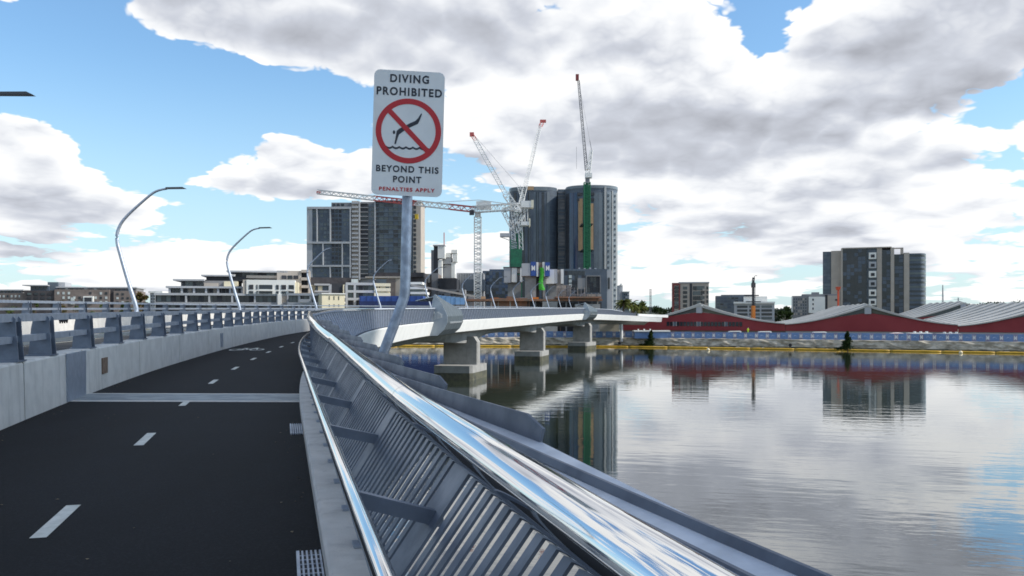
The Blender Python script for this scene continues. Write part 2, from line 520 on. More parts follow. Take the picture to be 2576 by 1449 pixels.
# winged lookouts on the outside of the deck
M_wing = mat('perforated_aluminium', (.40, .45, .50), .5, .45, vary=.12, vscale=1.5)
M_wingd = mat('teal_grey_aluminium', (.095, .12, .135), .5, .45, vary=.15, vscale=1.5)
def wing(s0, L):
    sec = []
    for i in range(13):
        f = i / 12.0
        s = s0 + L * f
        tn = 3.05 * (1 - f) ** 1.1 + 1.62 * (1 - (1 - f) ** 1.1)
        ta = 1.05 * (1 - f) + 1.75 * f
        pr = [(.55, -1.42), (1.25, -1.36), (1.95, -.75), (2.32, .0), (2.36, .7), (2.15, 1.2), (.5 * (2.15 + ta) + .08, .5 * (1.2 + tn)), (ta, tn)]
        sec.append([P(s, a, h) for a, h in pr] + [P(s, a - .07, h - .02) for a, h in pr[::-1]])
    w = MB().rings(sec, True, True)
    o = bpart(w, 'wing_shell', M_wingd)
    # front plate facing along the bridge, with white bars painted as sunlit slats behind it, and the small roof that reaches inwards
    fr = [(.42, -1.40), (1.25, -1.36), (1.95, -.75), (2.32, .0), (2.36, .7), (2.15, 1.2), (1.66, 2.1), (1.05, 3.05), (.86, 3.0), (.66, 2.0), (.56, 1.5), (.50, .1)]
    mb = MB()
    mb.rings([[P(s0 - .10, a - .0, h) for a, h in fr], [P(s0 - .02, a, h) for a, h in fr]])
    o2 = bpart(mb, 'wing_end_plate', M_wing)
    for k in range(7):
        h1 = .95 + .25 * (1 if k in (1, 3, 4) else .4 if k != 6 else .1)
        bpart(MB().rings([[P(s0 - .14, .72 + .16 * k, .25 + .05 * k), P(s0 - .14, .80 + .16 * k, .25 + .05 * k), P(s0 - .14, .80 + .16 * k, h1), P(s0 - .14, .72 + .16 * k, h1)],
                          [P(s0 - .09, .72 + .16 * k, .25 + .05 * k), P(s0 - .09, .80 + .16 * k, .25 + .05 * k), P(s0 - .09, .80 + .16 * k, h1), P(s0 - .09, .72 + .16 * k, h1)]]), 'sunlit_slat_paint', M_wpaint)
    mb = MB()
    mb.rings([[P(s, -1.1 + 1.4 * (s - s0) / (L * .6), 2.32), P(s, 1.0, 2.80 - 1.1 * (s - s0) / L), P(s, 1.0, 2.88 - 1.1 * (s - s0) / L), P(s, -1.1 + 1.4 * (s - s0) / (L * .6), 2.42)] for s in srange(s0 - .1, s0 + L * .6, 1.5)])
    bpart(mb, 'wing_roof', M_wing)
    # row of bright fixings low on the shell
    mb = MB()
    for k in range(9):
        sk = s0 + L * (.2 + .085 * k)
        p = P(sk, 2.34, .02)
        mb.box(p.x - .07, p.x + .07, p.y - .12, p.y + .12, p.z - .09, p.z + .09)
    bpart(mb, 'fixing_row', M_wpaint)
wing(92, 8.4)
wing(218, 8.4)

# ------------------------------------------------------------------ surfaces of the deck
path = sweep(MB(), [(LEFT + .0, 0), (0, 0)], -20, 262, .5, False).build('path', M_asph)
finish(path, 'black asphalt shared path curving along the bridge', 'path', kind='structure')
road = sweep(MB(), [(-12.6, .05), (-4.30, .02)], -20, 258, 1.0, False).build('road', M_road)
finish(road, 'asphalt roadway behind the traffic barrier', 'road', kind='structure')
for a in (-8.3, -4.75, -12.1):
    s = -6.0
    if a == -8.3:
        while s < 60:
            sweep(MB(), [(a - .06, .058), (a + .06, .056)], s, s + 3, 1.0, False).build('lane_line', M_paint, road); s += 9
    else:
        sweep(MB(), [(a - .06, .06), (a + .06, .06)], -20, 230, 1.0, False).build('edge_line', M_paint, road)
kerb = sweep(MB(), [(.0, -.3), (.0, .115), (.02, .135), (.39, .135), (.39, -.3)], -20, 262, .5).build('kerb', M_conc)
finish(kerb, 'low pale concrete kerb under the footbridge railing', 'kerb', kind='structure')

# dashes down the middle of the path (pieces of the path)
s = 2.0; dashes = []
for s in [2.35 + 4.25 * k for k in range(28)]:
    sweep(MB(), [(-1.96, .004), (-1.85, .004)], s, s + 1.05, .35, False).build('centre_dash', M_paint, path)
# bicycle symbol, stretched along the path
bk = MB()
def flat_ring(cx, cy, r0, r1, n=20, sx=1.0, sy=2.6):
    rs = []
    for i in range(n + 1):
        a = 2 * math.pi * i / n
        rs.append([(cx + r0 * math.cos(a) * sx, cy + r0 * math.sin(a) * sy), (cx + r1 * math.cos(a) * sx, cy + r1 * math.sin(a) * sy)])
    return rs
def bike(s0, a0, mb):
    k = 2.4
    def ring(rs): mb.rings([[P(s0 + y, a0 + x, .005) for x, y in r] for r in rs], False, False)
    ring(flat_ring(-.38, 0, .20, .28, sy=k)); ring(flat_ring(.38, 0, .20, .28, sy=k))
    for (x0, y0, x1, y1) in ((-.38, 0, -.16, .42), (-.16, .42, .24, .42), (.24, .42, .02, 0), (.02, 0, -.38, 0), (.02, 0, -.20, .5), (.38, 0, .22, .55), (-.3, .5, -.1, .5), (.12, .56, .3, .56)):
        dx, dy = x1 - x0, y1 - y0; l = math.hypot(dx, dy); nx, ny = -dy / l * .035, dx / l * .035
        mb.add([P(s0 + (y0 + ny) * k, a0 + x0 + nx, .006), P(s0 + (y0 - ny) * k, a0 + x0 - nx, .006), P(s0 + (y1 - ny) * k, a0 + x1 - nx, .006), P(s0 + (y1 + ny) * k, a0 + x1 + nx, .006)], [(0, 1, 2, 3)])
bike(34.5, -2.95, bk); bk.build('bicycle_symbol', M_paint, path)
bk = MB(); bike(41.0, -.95, bk); bk.build('bicycle_symbol', M_paint, path)

# expansion joint across the path: cover plate and nosing
jz = P(16, 0, 0).z
def xy_on(a, y):
    """x on the line a at depth y (near, straight part)"""
    lo, hi = -5.0, 40.0
    for _ in range(50):
        m_ = (lo + hi) / 2
        if P(m_, a).y < y: lo = m_
        else: hi = m_
    return P(lo, a)
jt = empty('expansion_joint', xy_on(-2, 16.2))
for nm, y0, y1, z1, m in (('cover_plate', 15.02, 16.06, .012, mat('zinc_plate', (.24, .275, .29), .6, .2, vary=.2, vscale=3)), ('nosing', 14.80, 15.0, .008, M_conc), ('nosing', 16.08, 16.22, .008, M_conc)):
    q = [xy_on(LEFT - .02, y0), xy_on(.0, y0), xy_on(.0, y1), xy_on(LEFT - .02, y1)]
    o = MB().hexa([p + Vector((0, 0, -.02)) for p in q] + [p + Vector((0, 0, z1)) for p in q]).build(nm, m)
    o.parent = jt; o.matrix_parent_inverse = Matrix.Translation(-jt.location)
finish(jt, 'grey steel expansion joint plate crossing the black path', 'joint plate')

# drain grates let into the edge of the path
def grate(s0, s1, label):
    g = empty('drain_grate', P((s0 + s1) / 2, -.15, 0))
    def gp(mb, nm, m):
        o = mb.build(nm, m); o.parent = g; o.matrix_parent_inverse = Matrix.Translation(-g.location)
    gp(sweep(MB(), [(-.15, .004), (-.004, .004)], s0, s1, .5, False), 'pit', M_black)
    gp(sweep(MB(), rect(-.165, -.145, -.02, .018), s0, s1, .5), 'frame', M_galv)
    for k in range(5):
        a = -.132 + .028 * k
        gp(sweep(MB(), rect(a, a + .012, -.02, .016), s0, s1, .5), 'bar', M_galv)
    for k in range(int((s1 - s0) / .1)):
        q = s0 + .05 + .1 * k
        gp(sweep(MB(), rect(-.144, -.006, -.015, .010), q, q + .014, .02), 'cross_bar', M_galv)
    finish(g, label, 'drain grate', 'drain grates at the path edge')
grate(4.6, 5.75, 'large slotted steel drain grate at the near kerb edge')
grate(11.3, 12.3, 'smaller looking steel drain grate just before the expansion joint')

# ------------------------------------------------------------------ traffic barriers
M_dark_filler = mat('joint_sealant', (.05, .05, .05), .9)
def own(o, root):
    o.parent = root; o.matrix_parent_inverse = Matrix.Translation(-root.location)
    return o
BOLT = MB().tube([(0, 0, 0), (0, 0, .028)], .02, 6).tube([(0, 0, .028), (0, 0, .05)], .011, 6).mesh('bolt', M_galvl)
def barrier(name, label, face, sgn, s_panels, s_posts, s_rails, hc, hz, detail=True):
    """face: a of the side seen; sgn -1 when the body lies to the left of it; hz lifts the whole"""
    root = empty(name, P(s_panels[0], face, 0))
    for s0, s1 in zip(s_panels[:-1], s_panels[1:]):
        pr = [(face, hz), (face + sgn * .02, hz + hc - .03), (face + sgn * .05, hz + hc), (face + sgn * .40, hz + hc), (face + sgn * .44, hz + hc - .05), (face + sgn * .44, hz)]
        own(sweep(MB(), pr, s0 + .024, s1 - .024, .7).build('concrete_panel', M_conc), root)
    for s in (s_panels[1:-1] if detail else []):
        own(sweep(MB(), rect(face + sgn * .035, face + sgn * .40, hz + .01, hz + hc - .03), s - .0235, s + .0235, .05).build('joint_filler', M_dark_filler), root)
    for s in s_posts:
        post = MB()
        for d in (-.125, .125):
            pl = [(face + sgn * .03, hz + hc), (face + sgn * .38, hz + hc), (face + sgn * .34, hz + hc + .45), (face + sgn * .30, hz + hc + .655), (face + sgn * .12, hz + hc + .665), (face + sgn * .075, hz + hc + .62), (face + sgn * .06, hz + hc + .35)]
            post.rings([[P(s + d - .011, a, h) for a, h in pl], [P(s + d + .011, a, h) for a, h in pl]])
        post.rings([[P(s - .12, a, h) for a, h in rect(face + sgn * .30, face + sgn * .325, hz + hc, hz + hc + .62)], [P(s + .12, a, h) for a, h in rect(face + sgn * .30, face + sgn * .325, hz + hc, hz + hc + .62)]])
        po = own(post.build('post', M_postn), root)
        if detail and s < 30:
            bpl = own(sweep(MB(), rect(face + sgn * .02, face + sgn * .40, hz + hc + .001, hz + hc + .022), s - .21, s + .21, .2).build('base_plate', M_postn), root)
            for ds in (-.175, .175):
                for da in (.07, .35):
                    bo = bpy.data.objects.new('bolt', BOLT); link(bo, bpl); bo.location = P(s + ds, face + sgn * da, hz + hc + .022)
                    bo.matrix_parent_inverse = Matrix.Translation(-root.location)
    for s0, s1 in s_rails:
        own(sweep(MB(), rect(face + sgn * .11, face + sgn * .23, hz + hc + .575, hz + hc + .69), s0, s1, .8).build('top_rail', M_galv), root)
        own(sweep(MB(), rect(face + sgn * .11, face + sgn * .21, hz + hc + .27, hz + hc + .37), s0, s1, .8).build('lower_rail', M_galv), root)
    return finish(root, label, 'barrier')

panels = [9.0 - 4.9 * k for k in range(5, 0, -1)] + [9.0, 13.75, 16.15] + [17.2 + 4.9 * k for k in range(0, 18)] + [110, 125, 145, 165, 185, 205, 225, 250]
posts = [-12.9, -10.5, -8.1, -5.7, -3.3, -.9, 1.5, 3.9, 6.3, 8.7, 11.2, 13.7, 15.4] + [18.0 + 2.4 * k for k in range(0, 32)]
nb = barrier('traffic_barrier', 'grey concrete barrier with blue-grey steel double rail beside the path', LEFT, -1, panels, posts, [(-20, 6.6), (6.64, 16.62), (16.70, 30), (30.03, 50), (50.03, 75), (75.03, 110), (110.03, 250)], .85, 0)
own(sweep(MB(), rect(LEFT - .01, LEFT + .014, .01, .84), 16.02, 17.28, .4).build('cover_plate', M_galv), nb)
own(sweep(MB(), rect(LEFT - .02, LEFT + .012, .30, .62), 18.55, 18.98, .4).build('junction_box', mat('rusty_lid', (.20, .13, .09), .8, vary=.3, vscale=12)), nb)
own(sweep(MB(), rect(LEFT - .02, LEFT + .012, .12, .66), 34.2, 34.7, .4).build('junction_box', M_galv), nb)
own(sweep(MB(), rect(LEFT - .02, LEFT + .012, .10, .60), 10.7, 11.15, .4).build('junction_box', M_galv), nb)
for k in range(4):
    own(MB().rings([[P(16.15 + .14 * k, LEFT - .14, 1.425), P(16.27 + .14 * k, LEFT - .14, 1.425), P(16.21 + .14 * k, LEFT - .14, 1.36)], [P(16.15 + .14 * k, LEFT - .16, 1.425), P(16.27 + .14 * k, LEFT - .16, 1.425), P(16.21 + .14 * k, LEFT - .16, 1.36)]]).build('bolt', M_black), nb)
FARB = -12.75
fpanels = [-20 + 5 * k for k in range(0, 25)] + [120, 140, 160, 180, 200, 220, 250]
fb = barrier('traffic_barrier', 'pale concrete barrier with steel rails on the far side of the roadway', FARB, -1, fpanels, [-18 + 3.2 * k for k in range(0, 36)], [(-20, 60), (60.05, 120), (120.05, 250)], .95, .30, False)

#@@ RAILING
# ------------------------------------------------------------------ the path's outer railing
rail = empty('bridge_railing', P(6, .4, .135))
finish(rail, 'outward leaning slatted railing with thick polished steel handrail beside the path', 'railing')
def rtube(s0, s1, fa, fh, rad, ds, n):
    rs = []
    for s in srange(s0, s1, ds):
        t = float(np.interp(s, _s, _th)); u = Vector((math.cos(t), -math.sin(t), 0)); c = P(s, fa(s), fh(s))
        rs.append([c + (u * math.cos(2 * math.pi * j / n) + Vector((0, 0, 1)) * math.sin(2 * math.pi * j / n)) * rad for j in range(n)])
    return MB().rings(rs, True, False)
def smooth_but_ends(o):
    for p in o.data.polygons: p.use_smooth = len(p.vertices) == 4
    return o
# polished handrail in lengths with a fine open joint and a sleeve inside
ends = [-3.2, 5.15, 11.4, 17.6, 23.8, 30, 40, 50, 62]
for s0, s1 in zip(ends[:-1], ends[1:]):
    smooth_but_ends(own(rtube(s0 + .004, s1 - .004, ar, hr, RAIL_R, .12 if s0 < 12 else .4, 40).build('handrail', M_chrome), rail))
smooth_but_ends(own(rtube(-3, 60, ar, hr, RAIL_R - .004, .12, 32).build('rail_sleeve', M_blue), rail))
smooth_but_ends(own(rtube(62.01, 246, ar, hr, .07, 2.0, 12).build('handrail', M_galvl), rail))
# lower polished rub rail
e2 = [-3.2, 8.9, 15.1, 21.3, 30, 45]
for s0, s1 in zip(e2[:-1], e2[1:]):
    smooth_but_ends(own(rtube(s0 + .002, s1 - .002, lambda s: .0, lambda s: .905, .026, .2, 20).build('rub_rail', M_chrome), rail))
# slat line: foot on the kerb, knee, then leaning out to the handrail
def screen(s):
    return [(.345, .14), (.172, .57), (ar(s) - .035, hr(s) - .055)]
def blade(s, w_, d_, m, nm, parent=rail, lift=0.0):
    """flat bar following the slat line: w_ along the bridge, d_ across"""
    sc_ = screen(s)
    mb = MB(); rs = []
    for i, (a, h) in enumerate(sc_):
        q = sc_[max(i - 1, 0)]; r = sc_[min(i + 1, 2)]
        l = math.hypot(r[0] - q[0], r[1] - q[1]); na, nh = (r[1] - q[1]) / l, -(r[0] - q[0]) / l
        rs.append([P(s - w_ / 2, a, h + lift), P(s + w_ / 2, a, h + lift), P(s + w_ / 2, a + na * d_, h + lift + nh * d_), P(s - w_ / 2, a + na * d_, h + lift + nh * d_)])
    mb.rings(rs)
    return own(mb.build(nm, m), parent)
POSTS = [1.24 + 2.05 * k for k in range(-2, 22)]
for k, sp in enumerate(POSTS):
    if sp > 30: break
    po = blade(sp + .02, .26, .014, M_slat, 'post_plate')
    # arm from the rub rail down to the post
    a1 = .36; h1 = .57 + (a1 - .17) / max(.05, ar(sp) - .055 - .17) * (hr(sp) - .085 - .57) - .02
    h1 = min(h1, .84)
    mb = MB()
    mb.rings([[P(sp - .022, .03, .890), P(sp + .022, .03, .890), P(sp + .022, .03, .83), P(sp - .022, .03, .83)],
              [P(sp - .022, a1, h1 - .03), P(sp + .022, a1, h1 - .03), P(sp + .022, a1, h1 - .09), P(sp - .022, a1, h1 - .09)]])
    own(mb.build('arm', M_postn), rail)
    # leg under the rub rail, on the kerb
    for d in (0.0, 1.02):
        if sp + d > 22: continue
        mb = MB(); mb.rings([[P(sp + d - .025, .215, .13), P(sp + d + .025, .215, .13), P(sp + d + .025, .265, .13), P(sp + d - .025, .265, .13)],
                             [P(sp + d - .015, -.01, .885), P(sp + d + .015, -.01, .885), P(sp + d + .015, .02, .885), P(sp + d - .015, .02, .885)]])
        own(mb.build('leg', M_galv), rail)
        own(sweep(MB(), rect(.17, .29, .136, .152), sp + d - .07, sp + d + .07, .1).build('foot_plate', M_galv), rail)
    # slats between posts
    for j in range(15):
        s_ = sp + .215 + .1165 * j
        if s_ < 30: blade(s_, .060, .011, M_slat, 'slat')
# top chord under the handrail, and weather flange outside it
def flange(s):
    f = max(0.0, min(1.0, (20 - s) / 8.0))
    a1 = ar(s) + .08 + .205 * f; h = hr(s) + .005
    return [(ar(s) + .06, h - .03), (ar(s) + .06, h - .012), (a1, h + .012), (a1, h - .006)]
own(sweep(MB(), flange, -3, 21, .4).build('flange', M_galvl), rail)
# overlapping flared plates on the outside, rounded at their near end, each welded to the flange
def fin(sk):
    L = 3.35; n = 18; top = []; bot = []
    for i in range(n + 1):
        f = i / n; s = sk + L * f
        a = ar(s) + .275 * (1 - f) ** 1.3 + .085 * (1 - (1 - f) ** 1.3)
        hh = (.092 * (1 - f) ** .6) * (1.0 if sk > 2 else .15) + .004
        if f < .05: hh *= (.55 + .45 * math.sin(math.pi / 2 * f / .05))
        b0 = hr(s) + .018
        top.append((s, a + .014, b0 + hh)); bot.append((s, a, b0 - .01))
    rs = [[P(*bot[i]), P(*top[i]), P(top[i][0], top[i][1] + .012, top[i][2]), P(bot[i][0], bot[i][1] + .012, bot[i][2])] for i in range(n + 1)]
    o = own(MB().rings(rs).build('flared_plate', M_blue), rail)
    we = MB()
    for i in range(9):
        q = P(sk + .018 * i, ar(sk) + .278, hr(sk) + .022)
        we.tube([q, P(sk + .018 * i + .016, ar(sk) + .278, hr(sk) + .024)], .009, 6)
    w_ = we.build('weld', M_galvl, o); w_.matrix_parent_inverse = Matrix.Translation(-rail.location)
for sp in POSTS:
    if sp < 18: fin(sp + .02)
# outer skin of the railing farther along: sheet with raised slats
own(sweep(MB(), lambda s: [(.66, .11), (.68, .11), (ar(s) - .02, hr(s) - .05), (ar(s) - .05, hr(s) - .05)], 24, 92, 1.0).build('mesh_sheet', M_slat), rail)
own(sweep(MB(), lambda s: [(.66, .11), (.68, .11), (ar(s) - .02, hr(s) - .05), (ar(s) - .05, hr(s) - .05)], 100.3, 218, 1.0).build('mesh_sheet', M_slat), rail)
own(sweep(MB(), lambda s: [(.66, .11), (.68, .11), (ar(s) - .02, hr(s) - .05), (ar(s) - .05, hr(s) - .05)], 226, 252, 1.0).build('mesh_sheet', M_slat), rail)
for s0, s1, st in ((26, 91, 1.3), (101, 160, 1.3), (160, 217, 2.2)):
    s = s0
    while s < s1:
        lean = .5
        mb = MB(); A, Hh = ar(s), hr(s)
        mb.rings([[P(s - .05, .70, .12), P(s + .05, .70, .12), P(s + .05, .75, .12), P(s - .05, .75, .12)],
                  [P(s + lean - .05, A + .0, Hh - .06), P(s + lean + .05, A + .0, Hh - .06), P(s + lean + .05, A + .05, Hh - .06), P(s + lean - .05, A + .05, Hh - .06)]])
        own(mb.build('rib', M_galv), rail); s += st
# fixing bolts at the foot of the outer skin, very many and small
mb = MB(); s = 30
while s < 218:
    if not 91 < s < 101:
        p = P(s, .80, .135); mb.box(p.x - .05, p.x + .05, p.y - .05, p.y + .05, p.z - .03, p.z + .03)
    s += .8
o = own(mb.build('fixing_bolts', M_blue), rail); o["kind"] = 'stuff'

# ------------------------------------------------------------------ the sign on its bent post
SD = 8.75
sg = empty('warning_sign', (SX(1535, SD), SD, SZ(1408, SD) - .25))
M_post = mat('galvanised_post', (.36, .41, .50), .45, .75, vary=.35, vscale=9, bump=.1, bscale=50)
pp = [(1525, 1438), (1535, 1408), (1572, 1310), (1607, 1215), (1614, 1196), (1619, 1175), (1621, 1140), (1624, 1000), (1629, 800), (1634, 560), (1636, 330)]
post = MB().tube([(SX(x, SD), SD + .0, SZ(y, SD)) for x, y in pp], .053, 20)
smooth_but_ends(own(post.build('post', M_post), sg))
own(MB().box(SX(1560, SD) - .13, SX(1560, SD) + .0, SD - .07, SD + .07, SZ(1440, SD) - .02, SZ(1440, SD)).build('foot_plate', M_galv), sg)
SW, SH = .715, 1.275
cx, cz = SX(1637, SD), SZ(541, SD)
sf = empty('panel_frame')   # replaced below by the panel itself
bpy.data.objects.remove(sf)
def rrect(w, h, r, n=6):
    out = []
    for cx_, cy_, a0 in ((w / 2 - r, h / 2 - r, 0), (-w / 2 + r, h / 2 - r, 90), (-w / 2 + r, -h / 2 + r, 180), (w / 2 - r, -h / 2 + r, 270)):
        for i in range(n + 1):
            a = R(a0 + 90 * i / n)
            out.append((cx_ + r * math.cos(a), cy_ + r * math.sin(a)))
    return out
M_sign = mat('sign_white', (.80, .80, .79), .35, vary=.07, vscale=4)
M_ink = mat('sign_ink', (.012, .016, .028), .5)
M_red = mat('sign_red', (.52, .012, .020), .45)
pl = rrect(SW, SH, .062)
pan = MB().rings([[(x, .0, z) for x, z in pl], [(x, .003, z) for x, z in pl]]).build('panel', M_sign)
pan.parent = sg
pan.location = Vector((cx, SD - .088, cz)) - sg.location
pan.rotation_euler = (0, R(1.5), R(6.0))
for zz in (.35, -.35):
    MB().box(-.30, .30, .0035, .028, zz - .02, zz + .02).build('back_rail', M_galv, pan)
def onsign(pts, m, nm, y=-.002):
    """flat shape from outline in the panel's own x, z"""
    mb = MB(); n_ = len(pts)
    mb.add([(x, y, z) for x, z in pts] + [(x, .001, z) for x, z in pts], [tuple(range(n_))] + [(i, i + n_, (i + 1) % n_ + n_, (i + 1) % n_) for i in range(n_)])
    return mb.build(nm, m, pan)
def px_(x, y):
    """pixel on the enlarged sign -> panel x, z"""
    dx, dy = (x - 592) / 690 * SW, (725 - y) / 690 * SW
    t = R(2.1)
    return (dx * math.cos(t) - dy * math.sin(t), dx * math.sin(t) + dy * math.cos(t))
def lettering(txt, frac, wid, caph, m):
    c = bpy.data.curves.new('lettering', 'FONT')
    c.body = txt; c.align_x = 'CENTER'; c.align_y = 'CENTER'
    c.size = 1.0; c.space_character = 1.22; c.offset = 0.030; c.extrude = .004
    c.materials.append(m)
    o = bpy.data.objects.new('lettering', c); link(o, pan)
    bpy.context.view_layer.update()
    d = o.dimensions
    sx, sy = wid * SW / max(d.x, 1e-3), caph * SH / max(d.y, 1e-3)
    o.scale = (sx, sy, .3)
    o.rotation_euler = (R(90), 0, 0)
    o.location = (0, -.0022, SH * (.5 - frac))
    bpy.context.view_layer.update()
    me = bpy.data.meshes.new_from_object(o.evaluated_get(bpy.context.evaluated_depsgraph_get()))
    o2 = bpy.data.objects.new('lettering', me); link(o2, pan)
    o2.location, o2.scale, o2.rotation_euler = o.location, o.scale, o.rotation_euler
    bpy.data.objects.remove(o)
    return o2
lettering('DIVING', .068, .55, .066, M_ink)
lettering('PROHIBITED', .172, .925, .066, M_ink)
lettering('BEYOND THIS', .790, .885, .053, M_ink)
lettering('POINT', .872, .40, .053, M_ink)
lettering('PENALTIES APPLY', .951, .79, .031, M_red)
# diver, water line, then the red ring and bar
def smooth_poly(p): return [px_(*q) for q in p]
onsign(smooth_poly([(456, 826), (463, 834), (472, 828), (489, 772), (502, 738), (545, 705), (608, 668), (688, 630), (708, 590), (728, 536), (724, 526), (716, 533), (690, 574), (664, 601), (604, 628), (540, 662), (504, 680), (480, 702), (470, 760)])[::-1], M_ink, 'diver_figure', -.0024)
hd = [px_(454 + 12 * math.cos(a), 715 + 19 * math.sin(a)) for a in np.linspace(0, 2 * math.pi, 16, endpoint=False)]
onsign(hd, M_ink, 'diver_head', -.0024)
wt = []; wb = []
for i in range(49):
    x = 372 + (822 - 372) * i / 48
    yy = 855 + (x - 372) * .03
    wv_ = abs(math.sin((x - 372) / 66 * math.pi)) * 15
    wt.append((x, yy - 10 + wv_)); wb.append((x, yy + 9 + wv_))
mb = MB(); rs = [[(px_(*wt[i])[0], -.0024, px_(*wt[i])[1]), (px_(*wb[i])[0], -.0024, px_(*wb[i])[1]), (px_(*wb[i])[0], .001, px_(*wb[i])[1]), (px_(*wt[i])[0], .001, px_(*wt[i])[1])] for i in range(49)]
mb.rings(rs).build('water_line', M_ink, pan)
c0 = px_(595, 702); ro, ri = .463 * SW, .385 * SW
mb = MB(); rs = []
for i in range(65):
    a = 2 * math.pi * i / 64
    rs.append([(c0[0] + r_ * math.cos(a), y_, c0[1] + r_ * math.sin(a)) for r_, y_ in ((ro, -.0034), (ri, -.0034), (ri, .001), (ro, .001))])
mb.rings(rs, True, False).build('prohibition_ring', M_red, pan)
a = R(-45); ux, uz = math.cos(a), math.sin(a); h_ = .036 * SW; l_ = ri + .012
onsign([(c0[0] - ux * l_ + uz * h_ * -1, c0[1] - uz * l_ + ux * h_), (c0[0] - ux * l_ + uz * h_, c0[1] - uz * l_ - ux * h_), (c0[0] + ux * l_ + uz * h_, c0[1] + uz * l_ - ux * h_), (c0[0] + ux * l_ - uz * h_, c0[1] + uz * l_ + ux * h_)], M_red, 'prohibition_bar', -.0038)
finish(sg, 'white Diving Prohibited sign with red ring on a bent galvanised post', 'sign')

# ------------------------------------------------------------------ lamps over the roadway
M_lamp = mat('lamp_steel', (.42, .46, .53), .42, .7, vary=.15, vscale=4)
M_lampd = mat('lamp_head_dark', (.06, .065, .07), .5, .3)
LPROF = [(0, -.9), (-.02, -.1), (-.30, .85), (-.62, 1.95), (-.90, 2.98), (-.97, 3.3), (-.985, 3.6), (-.92, 3.95), (-.72, 4.35), (-.35, 4.78), (.25, 5.35), (.80, 5.82), (1.15, 5.98), (1.5, 6.05)]
def lamp_mesh():
    pts = [Vector((x, 0, z)) for x, z in LPROF]
    fine = []
    for i in range(len(pts) - 1):
        p0, p1, p2, p3 = pts[max(i - 1, 0)], pts[i], pts[i + 1], pts[min(i + 2, len(pts) - 1)]
        for k in range(3):
            t = k / 3
            fine.append(.5 * ((2 * p1) + (-p0 + p2) * t + (2 * p0 - 5 * p1 + 4 * p2 - p3) * t * t + (-p0 + 3 * p1 - 3 * p2 + p3) * t ** 3))
    fine.append(pts[-1])
    n_ = len(fine)
    pole = MB().tube(fine, [.115 - .065 * i / n_ for i in range(n_)], 12).mesh('pole', M_lamp)
    for p in pole.polygons: p.use_smooth = len(p.vertices) == 4
    hd = MB().hexa([(1.42, -.10, 6.03), (2.45, -.13, 6.06), (2.45, .13, 6.06), (1.42, .10, 6.03), (1.45, -.08, 6.12), (2.28, -.11, 6.14), (2.28, .11, 6.14), (1.45, .08, 6.12)]).mesh('lamp_head', M_lampd)
    return pole, hd
lp_m, lh_m = lamp_mesh()
names = ['tip of a street lamp head at the picture edge', 'street lamp with bent pole, tallest of the row over the roadway', 'second tallest bent street lamp, before the stepped apartments', 'bent street lamp in front of the gridded grey tower',
         'bent street lamp just beside the sign post', 'bent street lamp in front of the blue sheds', 'bent street lamp beside the white crane mast', 'bent street lamp between white mast and green mast', 'bent street lamp just past the green crane mast',
         'bent street lamp below the green chute', 'bent street lamp before the pale jump form', 'bent street lamp before the brown scaffolding', 'bent street lamp before the dark framed podium', 'smallest bent street lamp, next to the far lookout wing']
for k in range(14):
    s = 26.7
    if k > 0: s = 45.6 + 20.6 * (k - 1)
    off = -10.2
    t = float(np.interp(min(s, 210), _s, _th)); p = P(min(s, 210), off, .35)
    p = p + Vector((math.sin(t), math.cos(t), 0)) * max(0, s - 210)
    root = empty('street_lamp', (p.x, p.y, p.z + 1.32), -t * .6)
    link(bpy.data.objects.new('pole', lp_m), root); link(bpy.data.objects.new('lamp_head', lh_m), root)
    finish(root, names[k], 'street lamp', 'bent street lamps along the bridge')

#@@ CITY
GZ = 2.45
M_gl = mat('dark_glass', (.022, .030, .042), .12, vary=.5, vscale=.12)
M_gl2 = mat('grey_green_glass', (.095, .12, .128), .15, vary=.4, vscale=.15)
M_gl3 = mat('blue_glass', (.030, .060, .13), .12, vary=.35, vscale=.1)
M_glp = mat('pale_window', (.55, .60, .60), .3, vary=.3, vscale=.3)
M_slate = mat('slate_cladding', (.082, .108, .145), .45, vary=.3, vscale=.12)
M_slate2 = mat('mid_slate_cladding', (.115, .145, .175), .5, vary=.25, vscale=.15)
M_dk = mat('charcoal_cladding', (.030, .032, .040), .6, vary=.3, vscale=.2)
M_lg = mat('light_grey_render', (.42, .43, .45), .8, vary=.1, vscale=.2)
M_mg = mat('mid_grey_render', (.24, .24, .25), .8, vary=.15, vscale=.2)
M_bei = mat('beige_render', (.44, .39, .34), .8, vary=.12, vscale=.2)
M_brn = mat('brown_brick', (.20, .165, .15), .85, vary=.25, vscale=.4)
M_dbr = mat('dark_brick', (.06, .055, .06), .85, vary=.3, vscale=.4)
M_wht = mat('white_render', (.78, .77, .73), .75, vary=.05, vscale=.3)
M_crm = mat('cream_render', (.74, .66, .47), .8, vary=.05, vscale=.3)
M_tan = mat('tan_plywood', (.46, .30, .17), .85, vary=.12, vscale=.4)
M_blp = mat('blue_panel', (.03, .085, .33), .5, vary=.2, vscale=.3)
M_dbl = mat('deep_blue_panel', (.010, .028, .13), .5, vary=.3, vscale=.4)
M_hob = mat('hoarding_blue', (.17, .28, .52), .6, vary=.2, vscale=.4)
M_hom = mat('hoarding_mauve', (.27, .26, .40), .6, vary=.2, vscale=.4)
M_lbl = mat('light_blue_sheet', (.22, .40, .66), .7, vary=.15, vscale=.5)
M_redw = mat('red_sheet_wall', (.24, .019, .025), .6, vary=.12, vscale=.15)
M_roofm = mat('grey_roof_sheet', (.46, .45, .42), .6, .1, vary=.2, vscale=.12)
M_crw = mat('crane_white', (.74, .74, .72), .5, vary=.08, vscale=1)
M_crr = mat('crane_red', (.50, .10, .09), .5)
